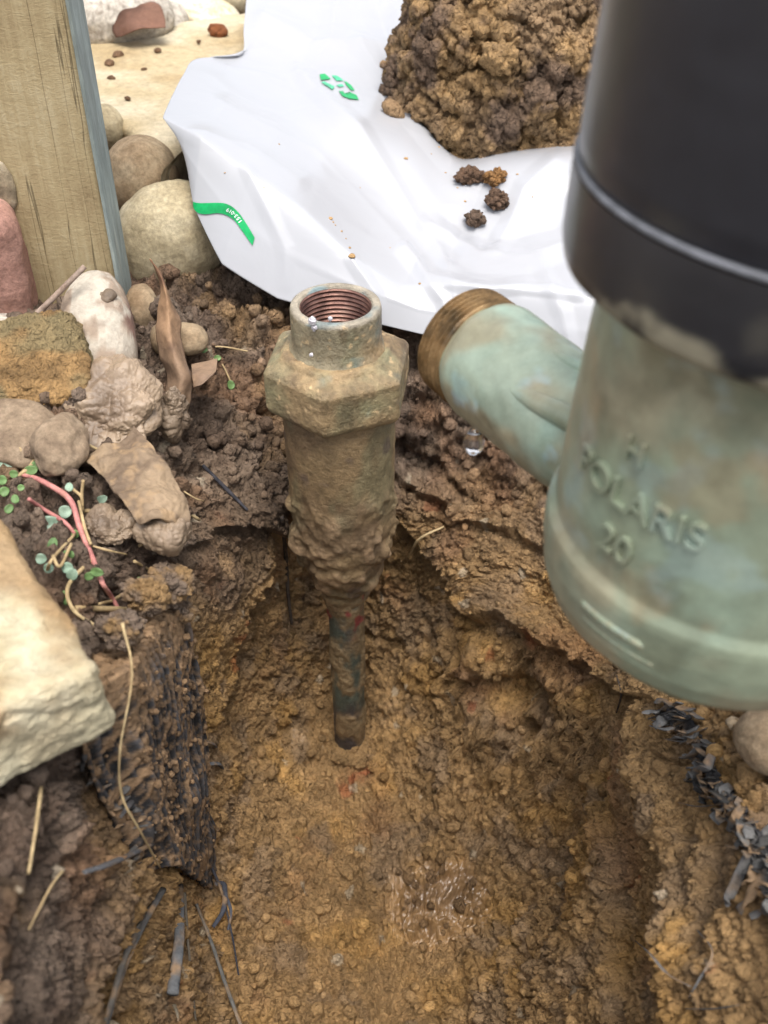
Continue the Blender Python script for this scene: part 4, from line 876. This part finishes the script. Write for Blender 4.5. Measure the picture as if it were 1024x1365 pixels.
def strip(parent, pts, wpx, seed, y=None, flat=.22, base=(84, 84, 88), name='frayed_strip', lift=0, mat=None):
    Pw = []
    for i, q in enumerate(pts):
        if y is not None or len(q) > 2: Pw.append(at(q[0], q[1], y=q[2] if len(q) > 2 else y))
        else:
            h, nv = hit(q[0], q[1]); Pw.append(h + (camw - h) / np.linalg.norm(camw - h) * (lift + .001))
    Pw = np.array(Pw); r = np.asarray(wpx) / 1400 * np.linalg.norm(Pw.mean(0) - camw) / 2
    V, F = tube_geo(Pw, r, seg=10, n=max(14, 8 * len(pts)), flat=flat if y is not None or parent.name.endswith('.001') else max(flat, .55), rough=.00012, seed=seed)
    return mesh(name, V, F, mat or matm, parent, col=strip_col(0, seed, base)(V), wet=.2)
for i, (pts, wp, fl, bs) in enumerate([
    ([(240, 1165), (205, 1205), (168, 1272), (150, 1330), (136, 1375)], [7, 8, 7, 5], .5, (98, 94, 88)), ([(218, 1185), (192, 1232), (166, 1290), (140, 1368)], [9, 6, 8], .5, (80, 78, 76)),
    ([(240, 1180), (239, 1250), (230, 1325)], [9, 13, 14], .25, (98, 100, 102)), ([(246, 1190), (252, 1270), (262, 1375)], [4, 3, 3], .8, (100, 92, 80)),
    ([(262, 1205), (284, 1262), (300, 1310), (324, 1375)], [4, 5, 5], .6, (98, 96, 92)), ([(112, 1163), (150, 1150), (206, 1124)], [6, 9, 7], .5, (90, 90, 92)),
    ([(286, 1178), (299, 1180), (298, 1212), (284, 1236)], [6, 7, 5], .5, (70, 72, 80)), ([(300, 1190), (308, 1215), (304, 1240)], [4, 4, 3], .6, (80, 82, 90)),
    ([(190, 1040), (175, 1068), (160, 1090)], [7, 8, 4], .5, (80, 78, 78)), ([(206, 1068), (192, 1088), (178, 1100)], [6, 8, 4], .5, (80, 80, 84)), ([(215, 1100), (200, 1112), (190, 1122)], [6, 7, 4], .5, (80, 80, 84)),
    ([(262, 985), (284, 992), (288, 1000)], [5, 6, 5], .5, (112, 110, 108)), ([(268, 1020), (290, 1018), (296, 1024)], [5, 7, 6], .5, (100, 102, 104)), ([(232, 1340), (236, 1350), (238, 1362)], [5, 4, 3], .5, (120, 112, 96)),
    ([(280, 1150), (296, 1190), (310, 1250), (318, 1300)], [4, 3, 2], .6, (60, 60, 66))]):
    strip(wm, pts, wp, 710 + i, flat=fl, base=bs, lift=.006)
cr_V, cr_F, cr_C, k = [], [], [], 0
for i in rng.choice(200 * 150, 700):
    s = .0004 + .0009 * rng.random() ** 2
    if rng.random() > soilm[i] * .6 + .1: continue
    v = iv * (1 + .5 * (rng.random((len(iv), 1)) - .5)) * s; cr_V.append(v + Gm.reshape(-1, 3)[i] + Nm.reshape(-1, 3)[i] * s * .6); cr_F.append(ifc + k); k += len(iv); cr_C.append(np.broadcast_to(np.array(SRGB(158, 128, 96)) * (.6 + .7 * rng.random()), (len(iv), 3)))
o = mesh('soil_crumbs', np.concatenate(cr_V), np.concatenate(cr_F), M_soil, wm, col=np.concatenate(cr_C)); o['kind'] = 'stuff'

# right hand mat, torn to short strips
rm = root('weed_mat', hit(960, 1080)[0], 'torn grey black weed mat edge with frayed strips at the right side of the hole', 'weed mat')
path = catmull([(872, 958), (905, 962), (925, 995), (935, 1030), (955, 1062), (975, 1090), (995, 1115), (1015, 1150), (1030, 1200)], 46)
rs = np.random.default_rng(3)
bandp = catmull([(880, 950), (912, 968), (930, 1000), (942, 1032), (962, 1062), (985, 1088), (1006, 1115), (1026, 1150), (1040, 1200)], 40)
tgn = np.gradient(bandp, axis=0); tgn /= np.linalg.norm(tgn, axis=1, keepdims=True); nmn = np.stack([-tgn[:, 1], tgn[:, 0]], 1)
Gb2 = np.zeros((40, 9, 3))
for i in range(40):
    for j in range(9):
        q = bandp[i] + nmn[i] * (j - 4) * 4.2 * (.8 + .35 * math.sin(i * 1.7)); h_, _n = hit(q[0], q[1]); Gb2[i, j] = h_ + (camw - h_) / np.linalg.norm(camw - h_) * (.0035 - .0004 * (j - 4) ** 2 * .4)
for _ in range(2): Gb2[1:-1] = .25 * Gb2[:-2] + .5 * Gb2[1:-1] + .25 * Gb2[2:]
Gb2 = surf(Gb2[::2], 160, 60); Pb = Gb2.reshape(-1, 3); Nb2 = grid_normals(Gb2)
wv2 = np.sin(np.arange(160) * .8)[:, None] * np.sin(np.arange(60) * 1.0)[None, :]
Gb2 = Gb2 + Nb2 * (wv2 * .0006 + fbm(Pb * 120, 751, 4).reshape(160, 60) * .0035)[..., None]
thick_patch('mat_sheet', Gb2, .001, matm, rm, toward=camw, wet=.2, colf=lambda V: mix(np.array(SRGB(78, 77, 78)) * (.8 + .5 * fbm(V * 300, 752, 3))[:, None], np.array(SRGB(140, 116, 90)), sstep(.0, .3, fbm(V * 130, 753, 4)) * .8))
for i, (px, py) in enumerate(path):
    for j in range(2):
        an = rs.uniform(0, 6.28) if i > 14 else rs.uniform(2.4, 3.9); ln = rs.uniform(12, 36); ox, oy = rs.normal(0, 8, 2)
        a_ = (px + ox - math.cos(an) * ln / 2, py + oy + math.sin(an) * ln / 2); b2 = (px + ox + math.cos(an) * ln / 2, py + oy - math.sin(an) * ln / 2)
        g0 = rs.uniform(64, 112)
        strip(rm, [a_, ((a_[0] + b2[0]) / 2 + rs.normal(0, 2), (a_[1] + b2[1]) / 2 + rs.normal(0, 2)), b2], [rs.uniform(8, 18), rs.uniform(10, 18), rs.uniform(5, 16)], 760 + i, flat=.2, base=(g0, g0 - 1, g0 - 3), lift=rs.uniform(.002, .009))
for i, (pts, wp) in enumerate([([(905, 1070), (930, 1075), (965, 1072)], 5), ([(1030, 1100), (1005, 1130), (975, 1190), (968, 1205)], 14), ([(1035, 1150), (1010, 1180), (985, 1215)], 16), ([(1040, 1195), (1015, 1215), (1000, 1222)], 12),
    ([(848, 1255), (865, 1270), (890, 1298), (920, 1315)], 6), ([(930, 1240), (950, 1270), (930, 1310), (918, 1330)], 4), ([(915, 1345), (950, 1345), (985, 1340)], 6), ([(865, 958), (885, 952), (900, 948)], 8)]):
    strip(rm, pts, [wp * .7, wp, wp * .8], 800 + i, flat=.3, base=(98, 96, 94), lift=.003)

# ---- curled dry leaf
leafm = mat_vcol('dry_leaf', rough=.7, fine=700, var=.25, bump=.5, bdist=.0004, spec=.3)
LB = np.array(SRGB(150, 118, 88)); LBD = np.array(SRGB(104, 76, 56))
def leafcol(V): return mix(mix(LB, LBD, sstep(-.15, .4, fbm(V * 90, 821, 4))), LOAM, sstep(.02, -.01, V[:, 2] + .008 * fbm(V * 60, 822, 2)) * .6)
def leaf_patch(rows_, n=40, m=24, th=.0005, seed=0, crumple=.0012, label='', cat='leaf', name='dry_leaf', colf=leafcol, freq=90, ridge=0):
    Gl = surf(np.array([A_(r) for r in rows_]), n, m); Nl = grid_normals(Gl); Pl = Gl.reshape(-1, 3)
    Gl = Gl + Nl * ((fbm(Pl * freq, seed, 4) * crumple + ridge * np.sin(Pl @ np.array([500, 300, 200.]) + 2 * vnoise(Pl * 80, seed))).reshape(n, m))[..., None]
    o = thick_patch(name, Gl, th, leafm, colf=colf, toward=camw); return tag(o, label, cat)
leaf_patch([[(199, 345, .386), (201, 347, .384), (203, 349, .385)], [(209, 362, .381), (214, 366, .377), (219, 374, .380)], [(214, 390, .376), (222, 393, .370), (229, 402, .375)], [(210, 412, .373), (224, 415, .366), (238, 424, .371)],
            [(208, 440, .368), (226, 444, .360), (241, 452, .366)], [(211, 475, .362), (232, 478, .353), (252, 482, .360)], [(220, 505, .358), (240, 508, .348), (258, 507, .354)], [(214, 550, .35), (232, 556, .344), (250, 552, .348)]],
           n=80, seed=823, crumple=.0022, label='curled brown dry leaf standing on end left of the fitting', freq=70, ridge=.0003)
leaf_patch([[(255, 485, .365), (272, 482, .368), (290, 478, .37)], [(256, 500, .355), (272, 498, .352), (288, 492, .358)], [(258, 517, .348), (266, 512, .345), (280, 500, .348)]], seed=826, label='small brown leaf scrap at the foot of the curled leaf', crumple=.001)
def mudleaf(V): return mix(mix(np.array(SRGB(142, 122, 98)), np.array(SRGB(108, 91, 74)), sstep(-.2, .35, fbm(V * 80, 831, 4))), np.array(SRGB(156, 130, 98)), sstep(.1, .4, fbm(V * 200, 832, 3)) * .6)
leaf_patch([[(112, 612, .292), (140, 592, .297), (160, 590, .30), (180, 570, .306)], [(135, 632, .280), (158, 615, .284), (185, 606, .288), (208, 600, .292)], [(150, 652, .272), (178, 640, .274), (208, 632, .277), (232, 632, .281)],
            [(164, 668, .265), (192, 664, .266), (222, 660, .268), (246, 662, .272)], [(190, 700, .258), (210, 695, .257), (232, 695, .259), (252, 700, .262)]], n=110, m=90, seed=833, crumple=.0035, th=.0012,
           label='large mud coated leaf draped over the left lip of the hole', colf=mudleaf, freq=120)
mg = lambda V: mix(np.array(SRGB(150, 130, 108)), np.array(SRGB(120, 102, 84)), sstep(-.2, .3, fbm(V * 70, 841, 4)))
M_wmud = mat_vcol('wet_grey_mud', rough=.6, fine=900, var=.15, bump=.4, bdist=.0005, wetrough=.22, spec=.5)
def mudlump(c, rad, rot_, label, seed, colf=mg, amp=.0035, w_=.6):
    V, F = ico(7); Q = (V * rad) @ eul(*rot_).T + np.asarray(c); nn = V @ eul(*rot_).T
    Q = Q + nn * (billow(Q, 85, seed, 4, .5) * amp + fbm(Q * 30, seed, 2) * amp * 1.5 + fbm(Q * 400, seed + 3, 3) * .0006)[:, None]
    return tag(mesh('mud_lump', Q, F, M_wmud, col=colf(Q), wet=w_), label, 'mud')
mudlump(at(150, 548, y=.322), (.0185, .021, .0105), (30, 0, -14), 'wet grey mud slumped over the lower end of the white crusted stone', 851)
mudlump(at(135, 505, y=.335), (.0035, .004, .0035), (20, 0, -10), 'dark little mud lump stuck on the white crusted stone', 852, colf=lambda V: mg(V) * .55, amp=.0012)
mudlump(at(140, 395, y=.372), (.0045, .004, .0025), (20, 0, 0), 'dry brown mud spot on the top end of the white crusted stone', 853, colf=lambda V: mg(V) * .6, amp=.0012, w_=0)
mudlump(at(150, 705, y=.262), (.0110, .010, .0075), (0, 10, 0), 'brown mud lump under the large mud coated leaf', 854, colf=lambda V: mg(V) * .8, w_=.2)
mudlump(at(222, 712, y=.262), (.0085, .007, .0065), (0, 10, 0), 'mud lump hanging from the tip of the mud coated leaf', 855, colf=lambda V: mg(V) * .85, w_=.2)
mudlump(at(235, 545, y=.335), (.0080, .008, .0120), (0, 10, 0), 'rough mud wrapped round the foot of the curled leaf', 856, colf=lambda V: mg(V) * .75, w_=.1)
leaf_patch([[(156, 2, .70), (165, -2, .70), (180, 0, .70), (200, 5, .70)], [(153, 12, .69), (170, 15, .685), (190, 18, .685), (214, 10, .69)], [(150, 38, .68), (172, 30, .676), (195, 32, .678), (220, 28, .682)], [(155, 50, .675), (182, 44, .668), (200, 42, .672), (221, 40, .675)]],
           seed=861, crumple=.006, label='dark brown dry leaf lying on the stones behind the far paver', colf=lambda V: mix(np.array(SRGB(112, 80, 64)), np.array(SRGB(70, 46, 34)), sstep(-.2, .3, fbm(V * 30, 862, 3))), freq=30)
leaf_patch([[(108, -4, .70), (118, -6, .70), (130, -2, .70)], [(112, 3, .69), (120, 4, .688), (128, 4, .69)], [(118, 8, .688), (122, 8, .686), (126, 6, .688)]], seed=864, crumple=.002, label='small dry leaf tip at the top edge beside the plank', colf=lambda V: np.broadcast_to(np.array(SRGB(170, 124, 82)), V.shape))

straw_m = mat_noise('straw', [(.3, SRGB(150, 126, 90)), (.6, SRGB(186, 164, 124)), (.8, SRGB(166, 140, 98))], scale=120, rough=.6)
twig_m = mat_noise('twig_bark', [(.3, SRGB(120, 100, 86)), (.7, SRGB(164, 146, 132))], scale=200, rough=.8, stretch=(1, 1, 1))
red_m = mat_noise('red_stem', [(.3, SRGB(150, 92, 90)), (.6, SRGB(190, 130, 122)), (.8, SRGB(170, 130, 106))], scale=90, rough=.5)
green_m = mat_noise('leaf_green', [(.3, SRGB(84, 112, 66)), (.6, SRGB(110, 138, 86)), (.85, SRGB(136, 156, 104))], scale=160, rough=.5, bump=.2)
sage_m = mat_noise('leaf_sage', [(.3, SRGB(112, 138, 118)), (.6, SRGB(146, 166, 146)), (.85, SRGB(170, 180, 156))], scale=160, rough=.5, bump=.2)
def line(name, pts, wpx, mat, z=None, lift=.003, parent=None, y=None, seed=0, arch=0.0):
    W = []
    for i, q in enumerate(pts):
        if len(q) > 2: W.append(at(q[0], q[1], y=q[2]))
        elif z is not None: W.append(at(q[0], q[1], z=z))
        elif y is not None: W.append(at(q[0], q[1], y=y))
        else:
            h, _ = hit(q[0], q[1]); dn = (camw - h) / np.linalg.norm(camw - h); W.append(h + dn * (lift + arch * math.sin(math.pi * i / max(1, len(pts) - 1))))
    W = np.array(W); r = np.asarray(wpx, float) / 1400 * np.linalg.norm(W.mean(0) - camw) / 2
    V, F = tube_geo(W, r, seg=8, n=max(8, 7 * len(pts)), rough=.00008, seed=seed)
    return mesh(name, V, F, mat, parent)
tag(line('twig', [(-20, 486, .345), (0, 466, .350), (60, 408, .362), (113, 355, .372)], [8, 9, 8, 7], twig_m), 'long grey brown twig leaning under the brick at the left edge', 'twig')
straws = [([(65, 586), (110, 612), (166, 644)], 5, 'straw stalk lying across the top of the mud coated leaf'), ([(84, 570), (110, 588), (137, 603)], 4.5, 'upper straw stalk just above the mud coated leaf'),
 ([(40, 570), (45, 610), (24, 635)], 4.5, 'bent straw stalk by the green leaves at the left edge'), ([(101, 811), (160, 812), (216, 815)], 8, 'thick straight straw stalk lying above the weed mat'),
 ([(179, 748), (202, 764), (195, 786), (169, 794)], 4, 'hooked pale stalk above the weed mat'), ([(185, 773), (156, 797), (132, 805)], 5, 'yellow stalk joining the thick straight straw'),
 ([(111, 681), (182, 683), (222, 669), (266, 693)], 6, 'long kinked straw reaching over the lip of the hole'), ([(245, 676), (224, 707), (185, 728)], 5, 'short straw branching down from the kinked straw'),
 ([(124, 728), (145, 734), (169, 739)], 3.5, 'thin stalk right of the red stem'), ([(121, 747), (91, 781), (98, 813), (132, 838)], 6, 'dry stalk looping beside the stone block'),
 ([(55, 1050), (47, 1110), (38, 1165)], 5, 'pale root hanging below the stone block'), ([(84, 1160), (66, 1185), (38, 1240)], 4, 'short pale root lower left, farthest below the stone block'),
 ([(0, 560), (50, 556), (66, 586)], 3.5, 'thin straw above the green leaves at the left edge'), ([(250, 470), (290, 462), (330, 468)], 2.5, 'fine stem running right from the curled leaf'),
 ([(15, 590), (28, 600), (22, 625)], 3.5, 'small white stalk between the green leaves'), ([(215, 392), (222, 365), (229, 342)], 2, 'hair thin stalk behind the curled leaf'),
 ([(82, 398), (84, 372), (94, 360)], 3, 'thin stem at the foot of the plank'), ([(245, 655), (262, 665), (272, 668)], 2, 'tiny pale root in the dark loam'), ([(545, 742), (560, 718), (592, 702)], 4, 'pale rootlet on the clay right of the fitting')]
for i, (pts, wp, lab) in enumerate(straws):
    o = line('straw', pts, [wp, wp * .9, wp * .75], straw_m, lift=.0045 if pts[0][1] < 1000 else .002, seed=i, arch=.003)
    tag(o, lab, 'root' if 'root' in lab else 'straw')
tag(line('root', [(163, 830, .20), (176, 900, .190), (160, 1000, .175), (163, 1062, .172), (188, 1110, .172), (214, 1158, .185)], [4, 3, 3.5, 2.5], straw_m), 'long thin root hanging down over the face of the weed mat', 'root')
tag(line('root', [(376, 690), (381, 740), (384, 790), (389, 832)], [5, 6, 5, 4], mat_noise('dark_root', [(.3, SRGB(46, 40, 38)), (.7, SRGB(92, 80, 68))], scale=300), lift=.004), 'dark hanging root just left of the sleeve of the fitting', 'root')
tag(line('root', [(270, 620), (300, 650), (330, 680)], [5, 6, 4], mat_noise('black_root', [(.3, SRGB(40, 40, 46)), (.7, SRGB(74, 72, 76))], scale=300), lift=.001), 'black fibre pressed in the dark loam left of the fitting', 'root')
tag(line('root', [(822, 900), (828, 925), (822, 950)], [2, 3, 2], bpy.data.materials['dark_root'], lift=.001), 'thin dark root on the clay under the meter', 'root')

def blade(parent, px, py, rx, ry, ang, mat, lift=.006, tilt=None, name='leaf'):
    h, _ = hit(px, py); dn = (camw - h) / np.linalg.norm(camw - h); c = h + dn * lift; k_ = np.linalg.norm(c - camw) / 1400
    n_, m2 = 9, 7; Gl = np.zeros((n_, m2, 3)); ca, sa = math.cos(R(ang)), math.sin(R(ang)); U = np.array([1, 0, 0.]); Wv = np.array([0, .62, .78]); tl = tilt or (rs.uniform(-.5, .5))
    for i in range(n_):
        u = i / (n_ - 1) * 2 - 1; wd = math.sqrt(max(0, 1 - u * u)) * (1 - .15 * u) + .02
        for j in range(m2):
            v_ = (j / (m2 - 1) * 2 - 1) * wd; a_, b2 = u * rx, v_ * ry
            X, Y = a_ * ca - b2 * sa, a_ * sa + b2 * ca
            Gl[i, j] = c + (U * X + Wv * Y) * k_ + dn * k_ * (tl * a_ + abs(v_) * ry * .35 - u * u * rx * .2)
    return thick_patch(name, Gl, .00025, mat, parent, toward=camw)
pl = root('creeping_weed', hit(60, 700)[0], 'creeping weed with a red stem and small round leaves above the stone block', 'weed')
line('stem', [(28, 632), (53, 640), (92, 665), (106, 702), (123, 744), (137, 778), (150, 798), (171, 836)], [6, 8, 8, 8, 7, 6, 5], red_m, lift=.007, parent=pl)
line('stem', [(38, 665), (60, 680), (87, 697), (100, 712)], [5, 6, 5], red_m, lift=.006, parent=pl)
for q in ([(105, 668), (112, 700), (121, 726)], [(111, 640), (109, 660), (110, 681)], [(97, 652), (108, 662), (110, 675)], [(70, 740), (80, 755), (95, 725)], [(63, 760), (70, 745), (100, 712)], [(24, 635), (40, 622), (52, 600)]):
    line('stem', q, 4.5, straw_m, lift=.006, parent=pl)
for px, py, rx, ry, an, g in [(7, 598, 11, 11, 80, 1), (29, 611, 8, 8, 70, 1), (8, 620, 9, 7, 0, 1), (41, 627, 9, 6, 10, 0), (48, 620, 6, 6, 60, 0), (18, 632, 6, 5, 0, 0), (134, 667, 10, 5.5, 30, 1), (87, 682, 9, 8, 20, 1), (92, 649, 6, 5, 80, 1), (66, 699, 16, 10.5, 8, 1),
        (70, 725, 9, 6, 70, 0), (55, 745, 7.5, 6.5, 0, 1), (65, 757, 7, 6, 20, 1), (91, 739, 6.5, 7.5, 80, 0), (90, 757, 8, 7, 0, 1), (96, 766, 8, 7, 60, 1), (129, 763, 9, 5.5, -10, 0), (119, 768, 7, 5, 20, 0), (87, 797, 6, 9, 10, 0), (188, 776, 8, 4.5, 120, 0), (100, 712, 6, 5, 90, 0),
        (6, 655, 7, 6, 30, 0), (20, 665, 6, 5, 90, 0), (12, 678, 7, 5, 45, 0), (28, 650, 5, 4, 10, 0), (3, 640, 6, 6, 0, 0)]:
    blade(pl, px, py, rx, ry, an, sage_m if g else green_m)
for nm, lab, lf, st in [('weed_sprout', 'tiny green sprout on the tan pebble beside the curled leaf', [(238, 437, 4, 7, 20), (243, 447, 7, 4, -10)], [(243, 455), (240, 442)]), ('weed_sprout', 'small sprout with long thin stem in the dark loam left of the fitting', [(290, 477, 5, 3.5, 0), (308, 513, 5, 6, 10), (272, 466, 5, 4, 0)], [(290, 475), (300, 492), (308, 510)]),
                        ('weed_sprout', 'tiny green sprout between the brown rounded stone and the plank', [(152, 250, 5, 4, 20), (153, 262, 4, 3, 0)], [(152, 262), (152, 250)]), ('weed_sprout', 'single sage leaf at the foot of the plank', [(94, 353, 6, 4, 0)], [(92, 362), (94, 353)])]:
    rt = root(nm, hit(lf[0][0], lf[0][1])[0], lab, 'sprout')
    for l in lf: blade(rt, *l, green_m, lift=.003 if lf[0][0] != 238 else .012)
    line('stem', st, 2, straw_m, lift=.003, parent=rt)

# mud packed round the foot of the riser
V, F = ico(6); an_ = np.arctan2(V[:, 1], V[:, 0]); hb = hit(462, 985)[0]
Q = V * np.array([.0165, .0150, .0075]) + np.array([FX + .001, FY - .002, hb[2] - .002]); Q = Q + V * (billow(Q, 110, 901, 4) * .003 + fbm(Q * 50, 902, 2) * .004)[:, None]
mesh('mud_collar', Q, F, M_soil, fit, col=CLAY * (.85 + .25 * fbm(Q * 120, 903, 3))[:, None], wet=.3)

# short tufts along the torn left side of the mat, and clods spilt over its top
rt2 = np.random.default_rng(11)
for i in range(16):
    r_ = int(60 + i * 8.6); b0 = Gm[min(r_, 199), 3 + int(rt2.integers(0, 12))]; d0 = np.array([-.4 - rt2.random(), -.4 + .6 * rt2.random(), -1.2 * rt2.random()]); d0 /= np.linalg.norm(d0); L0 = .003 + .007 * rt2.random()
    tc0 = (camw - b0) / np.linalg.norm(camw - b0); pts_ = np.array([b0 + tc0 * .001, b0 + tc0 * .003 + d0 * L0 * .5, b0 + tc0 * .0025 + d0 * L0 + np.array([0, 0, -.0015])])
    V, F = tube_geo(pts_, np.array([.0007, .0010, .0005]) * (.6 + .8 * rt2.random()), seg=8, n=12, flat=.4, rough=.00012, seed=i)
    mesh('frayed_strip', V, F, matm, wm, col=strip_col(0, 910 + i, (86, 84, 82))(V), wet=.1)
cl_c = lambda V: mix(LOAM * 1.05, CLAY * .9, sstep(-.1, .3, fbm(V * 90, 921, 3)))
for i, (px, py, yy, sx, sz, lab) in enumerate([(226, 778, .250, .0085, .0050, 'brown soil clod covering the top corner of the hanging weed mat'), (192, 792, .236, .0075, .0045, 'brown soil clod under the thick straight straw'),
        (160, 838, .214, .0070, .0040, 'brown soil clod between the stone block and the weed mat'), (244, 815, .252, .0045, .0035, 'small soil clod at the upper right corner of the weed mat')]):
    clod('soil_clod', at(px, py, y=yy), (sx, sx * .9, sz), (10, 20, i * 40), lab, 'soil clod', 95 + i, amp=.0022, size=.0030, sub=6, lump=.45, colf=cl_c)
